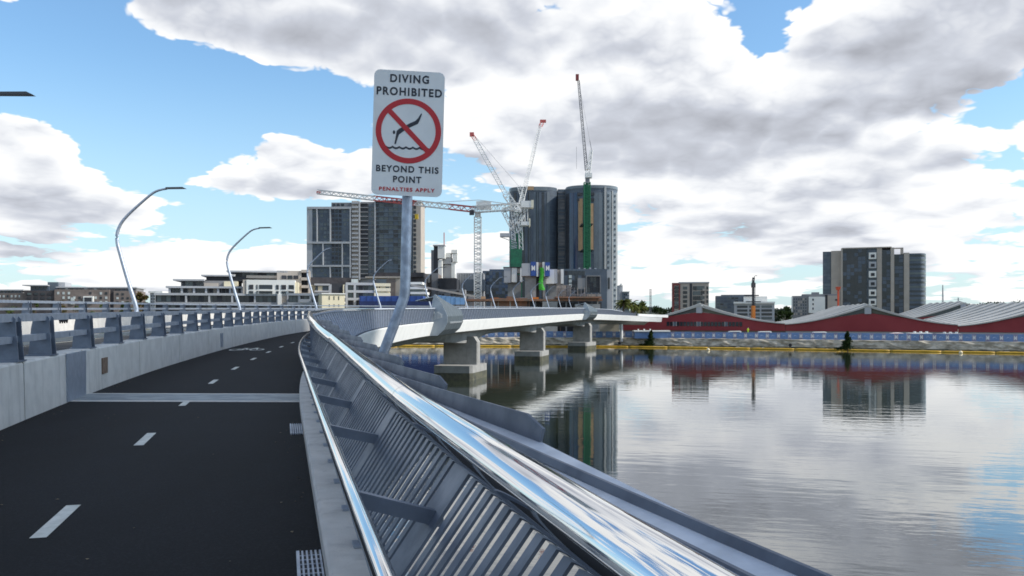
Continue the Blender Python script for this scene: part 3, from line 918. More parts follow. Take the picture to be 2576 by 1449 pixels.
M_grn = mat('green_netting', (.012, .10, .055), .8, col2=(.025, .17, .09), vscale=.8)
M_lgrn = mat('lime_chute', (.05, .42, .03), .7, vary=.25, vscale=.6)
M_rust = mat('rusty_formwork', (.30, .13, .07), .9, col2=(.16, .12, .09), vscale=.5)
M_orng = mat('orange_paint', (.55, .17, .02), .6)


class Bld:
    """a building laid out in photograph pixels at distance D"""
    def __init__(s, name, label, cat, D, cx, group=None, yaw=0.0):
        s.D, s.n = D, 0
        s.r = empty(name, (SX(cx, D), D, GZ - .02), R(yaw))
        s.cy = math.cos(R(yaw))
        finish(s.r, label, cat, group)
    def X(s, p): return (SX(p, s.D) - s.r.location.x) / s.cy
    def Z(s, p): return SZ(p, s.D) - s.r.location.z
    def box(s, nm, m, x0, x1, yt, yb=None, y0=0.0, dep=12.0, parent=None):
        return piece(nm, m, s.r, s.X(x0), s.X(x1), y0, y0 + dep, s.Z(yb) if yb else 0.0, s.Z(yt))
    def grid(s, nm, ms, x0, x1, yt, yb, nc, nr, fx=.7, fz=.6, y=-.08, d=.3, skip=0.0, jit=0.0):
        ms = ms if isinstance(ms, (list, tuple)) else [ms]
        X0, X1, Z1, Z0 = s.X(x0), s.X(x1), s.Z(yt), s.Z(yb)
        cw, ch = (X1 - X0) / nc, (Z1 - Z0) / nr
        for i in range(nc):
            for j in range(nr):
                if random.random() < skip: continue
                cx, cz = X0 + cw * (i + .5), Z0 + ch * (j + .5)
                w, h = cw * fx * (1 + random.uniform(-jit, jit)), ch * fz * (1 + random.uniform(-jit, jit))
                piece(nm, random.choice(ms), s.r, cx - w / 2, cx + w / 2, y, y + d, cz - h / 2, cz + h / 2)
    def slabs(s, nm, m, x0, x1, yt, yb, nr, t=.3, y=-.6, d=.9):
        Z1, Z0 = s.Z(yt), s.Z(yb)
        for j in range(nr + 1):
            z = Z0 + (Z1 - Z0) * (j / nr if nr else 1)
            piece(nm, m, s.r, s.X(x0), s.X(x1), y, y + d, z - t / 2, z + t / 2)
    def fins(s, nm, m, x0, x1, yt, yb, nc, t=.3, y=-.5, d=.8):
        X0, X1 = s.X(x0), s.X(x1)
        for i in range(nc + 1):
            x = X0 + (X1 - X0) * i / nc
            piece(nm, m, s.r, x - t / 2, x + t / 2, y, y + d, s.Z(yb), s.Z(yt))

# --- gridded grey tower behind the sign
b = Bld('grey_tower', 'tall grey tower with pale frame grid and beige core behind the sign', 'apartment tower', 430, 1450)
b.box('wing_block', M_slate, 1229, 1406, 829, None, 0, 24)
b.box('pale_end_wall', M_lg, 1228, 1250, 829, None, -.5, 25)
b.box('roof_plant', M_mg, 1322, 1408, 808, 832, 2, 10)
b.grid('plant_window', M_gl, 1324, 1376, 810, 826, 3, 1, .6, .7, 1.8, .4)
for yy, t in ((832, 9), (971, 8), (1064, 7)):
    b.box('frame_beam', M_lg, 1230, 1406, yy - t / 2, yy + t / 2, -1.0, 1.0)
for x, y0_, y1_ in ((1269, 834, 970), (1322, 834, 970), (1293, 972, 1062), (1370, 972, 1062), (1322, 1066, 1130), (1370, 1066, 1130), (1402, 834, 1130)):
    b.box('frame_post', M_lg, x - 2.2, x + 2.2, y0_, y1_, -.98, .96)
b.grid('pane', [M_slate, M_slate2, M_gl2], 1251, 1322, 838, 1125, 5, 17, .80, .62)
b.grid('window', [M_gl, M_dk, M_gl], 1325, 1368, 838, 1125, 3, 17, .72, .66)
b.grid('pane', [M_slate2, M_slate, M_gl2], 1372, 1400, 838, 1125, 2, 17, .8, .62)
b.box('core', M_bei, 1406, 1434, 803, None, .5, 22)
b.slabs('balcony_slab', M_lg, 1408, 1433, 812, 1108, 17, .9, -.8, 1.2)
b.box('balcony_stack', M_mg, 1434, 1503, 806, None, 1.5, 20)
b.grid('balcony_opening', [M_gl, M_dk, M_dk], 1441, 1470, 812, 1112, 1, 17, .95, .70, .9, .8)
b.slabs('balcony_slab', M_mg, 1440, 1471, 812, 1112, 17, .5, .3, 1.0)
b.box('frame_post', M_lg, 1435, 1440, 806, 1120, -.3, 1.6)
b.grid('pane', [M_gl2, M_slate2], 1472, 1497, 812, 1112, 2, 17, .86, .72, 1.3, .4)
b.box('frame_post', M_lg, 1497, 1502, 803, 1120, .2, 1.6)
b.box('east_block', M_slate2, 1503, 1652, 806, None, .8, 24)
b.grid('window', [M_dk, M_gl], 1504, 1514, 812, 1105, 1, 17, .85, .6, .5, .6)
b.grid('pane', [M_gl2, M_gl2, M_slate2, M_gl], 1516, 1648, 812, 1092, 7, 16, .9, .80, .62, .4)
b.slabs('floor_band', M_slate, 1514, 1650, 812, 1092, 16, .4, .35, .6)
b.box('beige_end', M_bei, 1652, 1683, 806, None, .2, 20)
b.grid('window', [M_dk, M_gl], 1653, 1665, 820, 1095, 1, 15, .85, .65, -.1, .5)
b.box('roof_edge', M_dk, 1502, 1684, 801, 808, -.1, 24)

# --- twin round-cornered towers
def round_tower(name, label, D, x0, x1, ytop, ry, strips, nfl, notch=None):
    X0, X1 = SX(x0, D), SX(x1, D); cx = (X0 + X1) / 2; rx = (X1 - X0) / 2
    root = empty(name, (cx, D + ry, GZ - .02)); H = SZ(ytop, D) - GZ
    finish(root, label, 'tower', 'twin towers under construction')
    pw_ = 2.6
    def pt(a, k=1.0, o=0.0):
        c, s = math.cos(a), math.sin(a)
        return ((rx + o) * k * math.copysign(abs(c) ** (2 / pw_), c), (ry + o) * k * math.copysign(abs(s) ** (2 / pw_), s))
    N = 48
    MB().rings([[(*pt(2 * math.pi * i / N), z) for i in range(N)] for z in (0, H)]).build('glass_wall', M_slate, root)
    for j in range(1, nfl + 1):
        z = H * j / (nfl + .6)
        MB().rings([[(*pt(2 * math.pi * i / N, 1, .10), zz) for i in range(N)] for zz in (z - .16, z + .16)]).build('floor_band', M_slate2, root)
    # strips: (px0, px1, ytop, ybottom, material, proud)
    def ang(px):
        X = SX(px, D) - cx; c = max(-1, min(1, X / rx))
        return -math.acos(math.copysign(abs(c) ** (pw_ / 2), c))
    for p0, p1, yt, yb, m, o, nm in strips:
        a0, a1 = ang(p0), ang(p1); n_ = max(2, int(abs(a1 - a0) / .09))
        z1, z0 = min(H + 1.0, SZ(yt, D) - GZ), (SZ(yb, D) - GZ if yb else 0)
        rs = []
        for i in range(n_ + 1):
            a = a0 + (a1 - a0) * i / n_
            q, w = pt(a, 1, -.6), pt(a, 1, o)
            rs.append([(*q, z0), (*w, z0), (*w, z1), (*q, z1)])
        MB().rings(rs).build(nm, m, root)
    # window rows on the lit right-hand side
    return root, ang, pt, H, cx
M_tl = mat('sun_tinted_grey_glass', (.16, .19, .22), .25, vary=.3, vscale=.12)  # paler glass, the sunny side's brightness is put into its colour
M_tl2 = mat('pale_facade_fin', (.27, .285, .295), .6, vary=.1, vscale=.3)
L = []
for k, px0 in enumerate(range(2046, 2190, 11)):
    L.append((px0, px0 + 9, 768, None, [M_slate, M_gl, M_slate, M_slate2, M_gl][k % 5], .12, 'glass_bay'))
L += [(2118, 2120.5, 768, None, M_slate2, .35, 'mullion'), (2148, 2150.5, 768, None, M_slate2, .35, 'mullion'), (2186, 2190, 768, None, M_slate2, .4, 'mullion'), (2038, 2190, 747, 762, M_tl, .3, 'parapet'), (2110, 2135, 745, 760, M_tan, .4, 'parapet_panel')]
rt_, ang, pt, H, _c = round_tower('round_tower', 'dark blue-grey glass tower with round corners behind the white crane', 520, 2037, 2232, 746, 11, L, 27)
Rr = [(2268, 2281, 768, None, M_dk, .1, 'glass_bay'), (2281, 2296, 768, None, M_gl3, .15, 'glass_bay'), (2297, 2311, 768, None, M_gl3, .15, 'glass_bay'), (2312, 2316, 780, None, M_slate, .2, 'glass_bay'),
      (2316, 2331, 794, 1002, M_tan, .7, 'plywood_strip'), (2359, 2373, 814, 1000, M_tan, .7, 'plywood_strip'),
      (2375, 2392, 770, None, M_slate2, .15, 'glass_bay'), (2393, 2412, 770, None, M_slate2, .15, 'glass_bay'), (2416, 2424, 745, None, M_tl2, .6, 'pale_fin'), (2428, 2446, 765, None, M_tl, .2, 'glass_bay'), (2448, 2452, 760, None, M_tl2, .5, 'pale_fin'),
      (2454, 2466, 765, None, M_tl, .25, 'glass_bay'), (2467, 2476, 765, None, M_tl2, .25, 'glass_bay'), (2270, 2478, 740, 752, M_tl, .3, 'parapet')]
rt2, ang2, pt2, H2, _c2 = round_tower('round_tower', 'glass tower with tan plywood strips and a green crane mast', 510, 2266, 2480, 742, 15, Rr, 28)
for c_, x in enumerate((2431, 2458)):
    a = ang2(x)
    for j in range(24):
        q = pt2(a, 1, .28); z = H2 * (j + .8) / 25.5
        piece('window', M_slate2, rt2, q[0] - .9, q[0] + .9, q[1] - .12, q[1] + .5, z - .7, z + .6)
for x in (2321, 2366):
    a = ang2(x)
    for z in [H2 * f for f in (.30, .35, .40, .90, .94)]:
        q = pt2(a, 1, .35); piece('opening', M_dk, rt2, q[0] - 1.6, q[0] + 1.6, q[1] - .3, q[1] + .6, z - .8, z + .8)
b = Bld('lift_core', 'narrow grey balcony stack in the gap between the two round towers', 'tower core', 528, 2247)
b.box('recess', M_dk, 2190, 2268, 765, None, 6, 14)
b.box('stack', M_slate2, 2231, 2263, 757, None, 0, 10)
b.grid('balcony_opening', [M_slate, M_mg], 2233, 2261, 770, 1060, 1, 22, .9, .62, -.15, .4)
b.slabs('balcony_slab', M_mg, 2231, 2263, 770, 1060, 22, .4, -.5, .8)

# --- dark podium in front of the right-hand tower
b = Bld('podium_building', 'dark blue podium with framed window wall below the green mast', 'building', 345, 2340)
b.box('block', M_slate, 2254, 2428, 1076, None, 0, 20)
b.box('white_side', M_lg, 2428, 2449, 1081, None, 1, 18)
b.box('side_window', M_gl, 2433, 2440, 1110, 1155, .8, .6)
b.box('frame_beam', M_mg, 2344, 2402, 1102, 1106, -.7, .7)
b.box('frame_post', M_mg, 2344, 2347, 1102, 1172, -.68, .66); b.box('frame_post', M_mg, 2399, 2402, 1102, 1172, -.68, .66)
b.grid('pane', [M_gl, M_dk], 2348, 2398, 1108, 1170, 4, 3, .93, .93, -.2, .4)
b.grid('pane', [M_gl, M_slate, M_dk], 2258, 2340, 1082, 1180, 6, 5, .9, .9, -.12, .4)
b.box('concrete_bay', M_mg, 2310, 2342, 1112, 1156, -.5, 1.0)
b.grid('shutter', M_glp, 2274, 2288, 1098, 1150, 1, 3, .8, .7, -.3, .5)
for k in range(4): b.box('roof_plant', M_lg, 2318 + 22 * k, 2324 + 22 * k, 1068 + 2 * (k % 2), 1077, 4, 3)

# --- low blue glass building
b = Bld('blue_office', 'stepped dark blue office behind the white crane mast', 'office building', 390, 2020)
b.box('block', M_slate, 1930, 2060, 1083, None, 0, 25)
b.box('upper_block', M_gl3, 1957, 2040, 1076, 1084, 2, 20)
b.grid('pane', [M_gl, M_gl3, M_slate], 1932, 2058, 1088, 1190, 10, 8, .92, .85, -.1, .3)

# --- concrete cores with climbing forms
def core(name, label, D, cx, parts):
    b = Bld(name, label, 'construction core', D, cx, 'concrete cores with climbing forms')
    for nm, m, x0, x1, yt, yb, y0, dp in parts: b.box(nm, m, x0, x1, yt, yb, y0, dp)
    return b
core('concrete_core', 'concrete core with grey climbing form behind the green mast', 312, 2050,
     [('shaft', M_concg, 2031, 2084, 1100, None, 1, 7), ('form_screen', M_lg, 2016, 2043, 1071, 1131, -.8, 6), ('form_screen', M_wht, 2046, 2068, 1071, 1129, -.6, 6), ('form_screen', M_bei, 2069, 2079, 1073, 1092, -.3, 5), ('form_screen', M_wht, 2080, 2089, 1072, 1128, -.8, 6), ('form_deck', M_dk, 2013, 2090, 1068, 1071, -1, 9)])
kb = core('concrete_core', 'concrete core with blue and white logo screens and lime green chute', 300, 2145,
     [('shaft', M_concg, 2101, 2145, 1104, None, 1, 8), ('shaft', M_dbr, 2146, 2158, 1100, None, 2.5, 5), ('shaft', M_concg, 2172, 2182, 1100, None, 1.2, 8), ('form_screen', M_lg, 2087, 2121, 1054, 1104, -1.0, 7), ('form_screen', M_blp, 2123, 2143, 1048, 1104, -1.1, 7),
      ('form_screen', M_wht, 2145, 2153, 1049, 1106, -.8, 6), ('form_back', M_brn, 2153, 2170, 1049, 1075, 1, 5), ('form_screen', M_wht, 2170, 2179, 1049, 1106, -.8, 6), ('form_screen', M_blp, 2180, 2199, 1050, 1105, -1.1, 7), ('base_wall', M_concg, 2103, 2142, 1204, None, -.5, 3), ('stair_tower', M_concg, 2128, 2143, 1163, None, -2.5, 3)])
ch = MB()
zt, zb = kb.Z(1071), kb.Z(1161)
rs = []
for i in range(15):
    f = i / 14; z = zt + (zb - zt) * f; x = kb.X(2166) + .25 * math.sin(f * 7); w = (.95 if i % 2 else .75) * (.9 if f < .8 else 1.15)
    rs.append([(x + w * math.cos(a), -.6 + .5 * math.sin(a), z) for a in np.linspace(0, 2 * math.pi, 10, endpoint=False)])
ch.rings(rs).build('rubbish_chute', M_lgrn, kb.r)
def mark(parent, cx, cz, w, h, y, m=M_wht):
    """white block mark with a V cut from the top and a peak cut from the foot"""
    p = [(-.5, .5), (-.28, .5), (0, .12), (.28, .5), (.5, .5), (.5, -.5), (.24, -.5), (0, -.18), (-.24, -.5), (-.5, -.5)][::-1]
    n_ = len(p)
    mb = MB().add([(cx + x * w, y, cz + z * h) for x, z in p] + [(cx + x * w, y + .06, cz + z * h) for x, z in p],
                  [tuple(range(n_))] + [(i, i + n_, (i + 1) % n_ + n_, (i + 1) % n_) for i in range(n_)])
    return mb.build('logo_mark', m, parent)
for x in (2133, 2190):
    mark(kb.r, kb.X(x), kb.Z(1073), kb.X(2140) - kb.X(2125.5), kb.Z(1063) - kb.Z(1083), -1.16)
core('concrete_core', 'concrete core with cream white climbing form before the dark podium', 306, 2222,
     [('shaft', M_concg, 2197, 2252, 1130, None, 1, 7), ('form_screen', M_wht, 2184, 2217, 1078, 1135, -1.2, 7), ('form_screen', M_lg, 2218, 2229, 1077, 1134, -.9, 7), ('form_back', M_bei, 2229, 2243, 1079, 1140, .5, 5), ('form_screen', M_wht, 2243, 2254, 1077, 1135, -1.0, 7)])

# --- silo-like cores further left
core('concrete_core', 'dark round-shouldered core with white boxes beside the grey tower', 352, 1755,
     [('shaft', M_dk, 1735, 1752, 985, None, 0, 6), ('shaft', M_wht, 1753, 1768, 1040, 1112, -.5, 6), ('form_screen', M_wht, 1752, 1780, 984, 1034, -1.2, 7), ('form_screen', M_mg, 1724, 1735, 1000, 1090, .4, 5), ('form_deck', M_lg, 1733, 1781, 980, 985, -1.4, 8)])
kc = core('concrete_core', 'pale double core with white hoods and a thin red mast', 356, 1800,
     [('shaft', M_lg, 1768, 1806, 1058, 1113, .5, 7), ('form_screen', M_wht, 1781, 1804, 1012, 1030, -1, 7), ('form_screen', M_lg, 1770, 1806, 1030, 1056, -.6, 8), ('shaft', M_wht, 1806, 1820, 1050, 1112, -.6, 6), ('form_screen', M_wht, 1811, 1830, 1016, 1048, -1.2, 7), ('form_deck', M_wht, 1806, 1830, 1000, 1014, -1.4, 7), ('base_block', M_mg, 1762, 1822, 1112, None, 0, 8)])
kc.box('red_mast', M_crr, 1773, 1776, 928, 985, 2, .8)

# --- lower blocks in front of those
b = Bld('site_block', 'dark brown unfinished block below the white hooded cores', 'building', 335, 1760)
b.box('brown_block', M_brn, 1693, 1752, 1094, None, 2, 16); b.box('bay', M_bei, 1694, 1719, 1096, 1130, 1.2, 3); b.box('lift_shaft', M_mg, 1725, 1752, 1092, None, 1, 5)
b.grid('window', M_dk, 1698, 1714, 1112, 1134, 1, 1, .5, .9, 1.0, .5)
b.box('dark_block', M_dk, 1753, 1827, 1113, 1162, 0, 16); b.box('lower_wall', M_mg, 1753, 1860, 1158, None, -.4, 10)
b.grid('opening', [M_dbr, M_mg], 1755, 1860, 1160, 1185, 9, 2, .8, .6, -.6, .4)
b = Bld('glass_block', 'grey slatted block left of the white crane mast', 'building', 360, 1880)
b.box('block', M_mg, 1827, 1935, 1092, None, 0, 16); b.fins('fin', M_lg, 1829, 1933, 1094, 1160, 16, .35, -.4, .6)
b.box('low_part', M_slate, 1858, 1940, 1118, 1165, -1.5, 3)

# --- apartments by the water, left of the sign
b = Bld('stepped_apartments', 'long stepped apartment block with dark glass tiers and white bay', 'apartment building', 262, 930, None, 12)
b.box('glass_base', M_dk, 647, 1153, 1178, None, 0, 22)
b.slabs('floor_slab', M_lg, 645, 1155, 1178, 1214, 1, .7, -1.3, 1.8)
b.slabs('floor_slab', M_mg, 645, 1155, 1214, 1236, 1, .6, -1.3, 1.8)
b.grid('pane', [M_gl, M_dk, M_gl2, M_gl], 652, 1095, 1182, 1208, 26, 1, .93, .95, -.12, .3)
b.grid('pane', [M_gl, M_dk, M_gl2], 652, 1095, 1216, 1234, 26, 1, .93, .9, -.12, .3)
b.fins('party_wall', M_lg, 760, 1100, 1178, 1214, 4, .5, -1.2, 1.3)
b.box('tier', M_mg, 693, 966, 1148, 1177, 2.5, 18); b.slabs('roof_slab', M_lg, 682, 966, 1149, 1150, 0, .6, .8, 20)
b.grid('pane', [M_gl, M_dk, M_gl2, M_bei], 697, 964, 1152, 1175, 17, 1, .8, .9, 2.35, .4)
b.fins('pillar', M_lg, 695, 964, 1150, 1176, 6, .6, 1.2, 1.6)
b.box('tier', M_mg, 730, 941, 1121, 1148, 4.5, 15); b.slabs('roof_slab', M_lg, 704, 820, 1119.5, 1121, 0, .5, 2.6, 16)
b.grid('pane', [M_gl, M_dk, M_gl2], 734, 815, 1124, 1146, 6, 1, .85, .9, 4.35, .4)
b.box('blind', M_bei, 818, 870, 1131, 1148, 3.6, 1.2); b.box('tan_bay', M_crm, 893, 945, 1124, 1146, 3.4, 2)
b.box('tier', M_dk, 822, 975, 1102, 1121, 6, 14); b.slabs('roof_slab', M_lg, 806, 932, 1100, 1101, 0, .45, 4, 16)
b.box('tier', M_dk, 932, 1136, 1083, 1122, 7, 14); b.slabs('roof_slab', M_lg, 900, 1136, 1081.5, 1083, 0, .5, 5, 17)
b.grid('pane', [M_gl, M_gl2, M_dk], 940, 1130, 1086, 1102, 12, 1, .9, .9, 6.85, .4)
b.grid('pane', [M_gl, M_dk], 975, 1100, 1106, 1116, 10, 1, .9, .8, 6.85, .4); b.slabs('floor_slab', M_bei, 975, 1110, 1103, 1104, 0, .9, 5.8, 2)
b.box('core', M_bei, 1094, 1190, 1077, None, 5, 14); b.box('core_side', M_dk, 1193, 1218, 1083, None, 6.5, 10); b.slabs('core_slab', M_bei, 1189, 1222, 1078, 1174, 3, .9, 4.6, 12); b.box('core_edge', M_bei, 1216, 1222, 1078, None, 4.7, 12)
b.grid('pane', [M_gl, M_dk], 1110, 1180, 1096, 1112, 3, 1, .8, .9, 4.8, .4)
b.box('white_bay', M_wht, 984, 1168, 1119, 1176, -1.5, 6); b.box('bay_end', M_bei, 970, 984, 1119, 1176, -1.3, 6); b.box('yellow_side', M_crm, 1168, 1181, 1128, 1176, -.8, 6)
for x0_, x1_ in ((994, 1010), (1022, 1026), (1032, 1082), (1096, 1106), (1116, 1134), (1144, 1164)):
    b.box('window', random.choice([M_gl, M_dk]), x0_, x1_, 1139, 1157, -1.62, .4); b.box('window', M_gl, x0_, x1_, 1164, 1174, -1.62, .4)
b.box('balcony_rail', M_wht, 1030, 1084, 1157, 1164, -2.3, .6); b.box('balcony_rail', M_wht, 1142, 1158, 1157, 1162, -2.3, .6)
b.box('tall_pier', M_lg, 1137, 1152, 1176, None, -1.8, 4); b.box('angled_wall', M_wht, 1102, 1117, 1176, 1222, -2.0, 2); b.box('tan_wall', M_bei, 1117, 1136, 1178, None, -1.2, 3)
b = Bld('glass_terrace_block', 'low glazed terrace block with white slab edges beside the cream house', 'apartment building', 258, 1225)
b.box('block', M_dk, 1154, 1292, 1178, None, 0, 16); b.slabs('floor_slab', M_lg, 1153, 1294, 1178, 1214, 1, .7, -1.2, 1.8); b.slabs('floor_slab', M_lg, 1153, 1294, 1236, 1237, 0, .6, -1.2, 1.8)
b.grid('pane', [M_gl, M_gl2, M_dk, M_gl2], 1156, 1290, 1182, 1209, 9, 1, .92, .95, -.12, .3); b.grid('pane', [M_gl, M_dk], 1156, 1290, 1217, 1234, 9, 1, .92, .9, -.12, .3)
b.fins('party_wall', M_lg, 1200, 1290, 1178, 1236, 2, .6, -1.0, 1.2); b.box('balcony_screen', M_lg, 1203, 1244, 1197, 1211, -1.5, .3)
b = Bld('cream_house', 'sunlit cream wall with slit windows at the end of the terraces', 'apartment building', 254, 1334, None, 24)
b.box('block', M_crm, 1292, 1375, 1176, None, 0, 14); b.box('parapet', M_wht, 1290, 1377, 1173, 1177, -.3, 14.6)
b.grid('slit_window', M_gl, 1310, 1362, 1184, 1200, 3, 1, .14, .95, -.1, .3); b.grid('slit_window', M_gl, 1310, 1362, 1216, 1228, 3, 1, .14, .9, -.1, .3)
b.box('side_balcony', M_wht, 1375, 1380, 1184, 1190, 1, 5); b.box('side_balcony', M_wht, 1375, 1380, 1206, 1214, 1, 5)
b = Bld('yellow_flats', 'yellow rendered flats with rounded white balcony frame', 'apartment building', 285, 1270, None, 14)
b.box('block', M_crm, 1221, 1300, 1140, None, 1, 12); b.box('dark_roof', M_dbr, 1244, 1420, 1106, 1140, 6, 12); b.grid('window', M_gl, 1228, 1246, 1142, 1156, 2, 1, .7, .9, .8, .4)
b.box('balcony_block', M_slate2, 1262, 1312, 1142, None, 0, 8); b.box('balcony_frame', M_lg, 1258, 1316, 1135, 1142, -1, 8); b.box('balcony_frame', M_lg, 1312, 1323, 1137, None, -.9, 8); b.box('balcony_frame', M_lg, 1258, 1314, 1162, 1170, -1, 8)
b.box('tan_return', M_crm, 1272, 1288, 1144, 1162, -.3, 1)
b.box('dark_infill', M_dk, 1324, 1370, 1132, None, 2, 8); b.box('roof_lantern', M_glp, 1402, 1428, 1113, 1133, 4, 5); b.box('mid_wall', M_crm, 1368, 1388, 1137, None, 1.5, 8)
b = Bld('framed_flats', 'flats with pale square frames and a cream curved end above the blue shed', 'apartment building', 272, 1450, None, 14)
b.box('block', M_mg, 1387, 1494, 1137, None, 0, 12)
b.slabs('frame_slab', M_lg, 1386, 1496, 1136, 1227, 3, .8, -1.0, 1.6); b.fins('frame_post', M_lg, 1389, 1420, 1136, 1228, 1, .7, -.98, 1.5)
b.grid('pane', [M_gl, M_gl2, M_dk], 1394, 1492, 1140, 1222, 5, 3, .85, .75, -.12, .3)
b.box('cream_end', M_crm, 1494, 1555, 1138, None, -.6, 12); b.slabs('cream_slab', M_crm, 1494, 1557, 1139, 1178, 2, 1.0, -1.2, 2); b.grid('window', M_gl, 1500, 1520, 1144, 1156, 2, 1, .3, .9, -.75, .4); b.box('corner_window', M_gl2, 1538, 1553, 1146, 1160, -.8, .5)
b = Bld('brown_tower_block', 'brown and grey mid-rise block with flat dark roof behind the sign post', 'apartment building', 318, 1560)
b.box('block', M_bei, 1549, 1604, 1106, None, 0, 14); b.box('dark_roof', M_dbr, 1494, 1692, 1089, 1107, 2, 14); b.box('inset', M_brn, 1546, 1582, 1116, None, -.3, 2); b.box('eave', M_bei, 1462, 1604, 1106, 1112, -.6, 10); b.box('dark_middle', M_dbr, 1604, 1694, 1108, None, 3, 10)
b = Bld('terrace_flats', 'white curved terraces stacked right of the sign post', 'apartment building', 280, 1668)
for k in range(4): b.box('terrace', M_wht, 1640 + 2 * k, 1690 + 9 * k, 1128 + 20 * k, 1137 + 20 * k, -1.0 * k, 10); b.box('glass_band', M_gl2, 1642 + 2 * k, 1684 + 9 * k, 1137 + 20 * k, 1148 + 20 * k, .5 - 1.0 * k, 9)
mb = MB()
for k in range(14):
    x0_, x1_ = 1650 + 18 * k, 1668 + 18 * k
    mb.hexa([(b.X(x0_), -4.6, b.Z(1146 + 3.2 * k)), (b.X(x1_), -4.6, b.Z(1149.2 + 3.2 * k)), (b.X(x1_), -3.8, b.Z(1149.2 + 3.2 * k)), (b.X(x0_), -3.8, b.Z(1146 + 3.2 * k)), (b.X(x0_), -4.6, b.Z(1138 + 3.2 * k)), (b.X(x1_), -4.6, b.Z(1141.2 + 3.2 * k)), (b.X(x1_), -3.8, b.Z(1141.2 + 3.2 * k)), (b.X(x0_), -3.8, b.Z(1138 + 3.2 * k))])
mb.build('ramp_parapet', M_bei, b.r)

# --- blue sheds behind the deck
b = Bld('blue_shed', 'long blue site shed with deep blue lower wall behind the deck', 'site shed', 266, 1590)
b.box('lower_wall', M_dbl, 1437, 1750, 1205, None, 0, 10); b.box('upper_wall', M_blp, 1437, 1690, 1184, 1206, .2, 10); b.box('base_strip', M_dk, 1437, 1750, 1222, 1227, -.2, .4)
for k in range(12): b.box('panel_rib', M_dbl, 1440 + 25 * k, 1441 + 25 * k, 1185, 1206, .08, .3)
b = Bld('site_screen', 'pale blue sheet screen at the end of the blue shed', 'site screen', 262, 1800)
for k in range(6): b.box('sheet', M_lbl, 1746 + 19 * k, 1764 + 19 * k, 1181 + 2.0 * k, 1218, .1 * (k % 2), .25); b.box('post', M_dk, 1763.5 + 19 * k, 1765.5 + 19 * k, 1184 + 2 * k, None, .3, .3)

# --- scaffolding and formwork deck around the cores
b = Bld('formwork_deck', 'brown formwork and scaffold deck under the concrete cores', 'scaffold', 288, 2180)
b.box('deck', M_rust, 1860, 2410, 1196, 1204, 0, 14); b.box('deck', M_rust, 2224, 2405, 1186, 1193, -1, 12); b.box('bay_shade', M_dk, 1990, 2410, 1208, None, 3, 10); b.box('rust_wall', M_rust, 1960, 2110, 1192, 1226, 2, 4); b.box('grey_wall', M_concg, 2170, 2230, 1206, None, 0, 4); b.box('grey_wall', M_concg, 2300, 2400, 1216, None, -.5, 4)  # the charcoal bay box is dark colour for the shade under the deck
for k in range(22): b.box('prop', random.choice([M_rust, M_mg, M_bei]), 1866 + 25 * k + random.uniform(-4, 4), 1869 + 25 * k, 1204, None, random.uniform(0, 2), .5)
for k in range(10): b.box('stack', random.choice([M_rust, M_tan, M_mg, M_wht, M_orng]), 1870 + 52 * k, 1884 + 52 * k + random.uniform(0, 14), 1186 + random.uniform(-3, 6), 1196, random.uniform(1, 5), 2)
b = Bld('scaffold_tower', 'grey-brown scaffold screen in front of the dark podium', 'scaffold', 300, 2330)
for x in range(2226, 2402, 14): b.box('standard', M_bei if x % 28 else M_mg, x, x + 2, 1138 if x < 2290 else (1172 if x > 2340 else 1150), None, 0, .3)
for yy in (1140, 1152, 1164, 1176, 1188, 1200, 1212, 1224): b.box('ledger', M_mg, 2226 if yy > 1136 else 2300, 2292 if yy < 1170 else 2402, yy, yy + 1.6, -.2, .2)
for k in range(9): b.box('screen_panel', random.choice([M_mg, M_bei, M_concg]), 2228 + 20 * k, 2245 + 20 * k, 1142 if k < 3 else 1176, 1196, .5, .2)

# --- cranes
def lattice(mb, p0, p1, w, n, ch=.18, taper=1.0):
    p0, p1 = Vector(p0), Vector(p1); t = (p1 - p0).normalized()
    u = Vector((0, 1, 0)).cross(t); u.normalize(); v = t.cross(u)
    def c(k, i):
        f = i / n; q = p0.lerp(p1, f); ww = w * (1 + (taper - 1) * f) / 2
        return q + u * ww * (1, 1, -1, -1)[k] + v * ww * (1, -1, -1, 1)[k]
    for k in range(4):
        mb.bar(c(k, 0), c(k, n), ch)
    for i in range(n):
        for k in range(4):
            mb.bar(c(k, i), c((k + 1) % 4, i + 1), ch * .55)
            if i % 2 == 0: mb.bar(c(k, i), c((k + 1) % 4, i), ch * .55)
def cp(x, y, D): return Vector((SX(x, D), D, SZ(y, D)))
def crane_part(root, mb, nm, m):
    return own(mb.build(nm, m), root)
D = 322
cr1 = empty('tower_crane', (SX(1911, D), D, GZ)); finish(cr1, 'white hammerhead tower crane with red banded level jib', 'crane', 'tower cranes')
mb = MB(); lattice(mb, (SX(1911, D), D, GZ), cp(1911, 868, D), 2.5, 44, .34); crane_part(cr1, mb, 'mast', M_crw)
crane_part(cr1, MB().box(SX(1900, D), SX(1923, D), D - 1.4, D + 1.4, SZ(868, D), SZ(848, D)), 'slewing_ring', M_crw)
crane_part(cr1, MB().box(SX(1879, D), SX(1897, D), D - 2.6, D - .9, SZ(862, D), SZ(843, D)), 'cab', M_dk)
tip = cp(1272, 768, D + 24); root_ = cp(1895, 838, D)
segs = [(0, .12, M_crw), (.12, .235, M_crw), (.235, .43, M_crr), (.43, .66, M_crw), (.66, .76, M_crr), (.76, .86, M_crw), (.86, 1.0, M_crr)]
for f0, f1, m in [(0.0, .145, M_crr), (.145, .36, M_crw), (.36, .62, M_crr), (.62, .78, M_crw), (.78, 1.0, M_crw)]:
    mb = MB(); lattice(mb, root_.lerp(tip, f0), root_.lerp(tip, f1), 1.9 - .5 * f0, max(3, int(34 * (f1 - f0))), .34); crane_part(cr1, mb, 'jib_section', m)
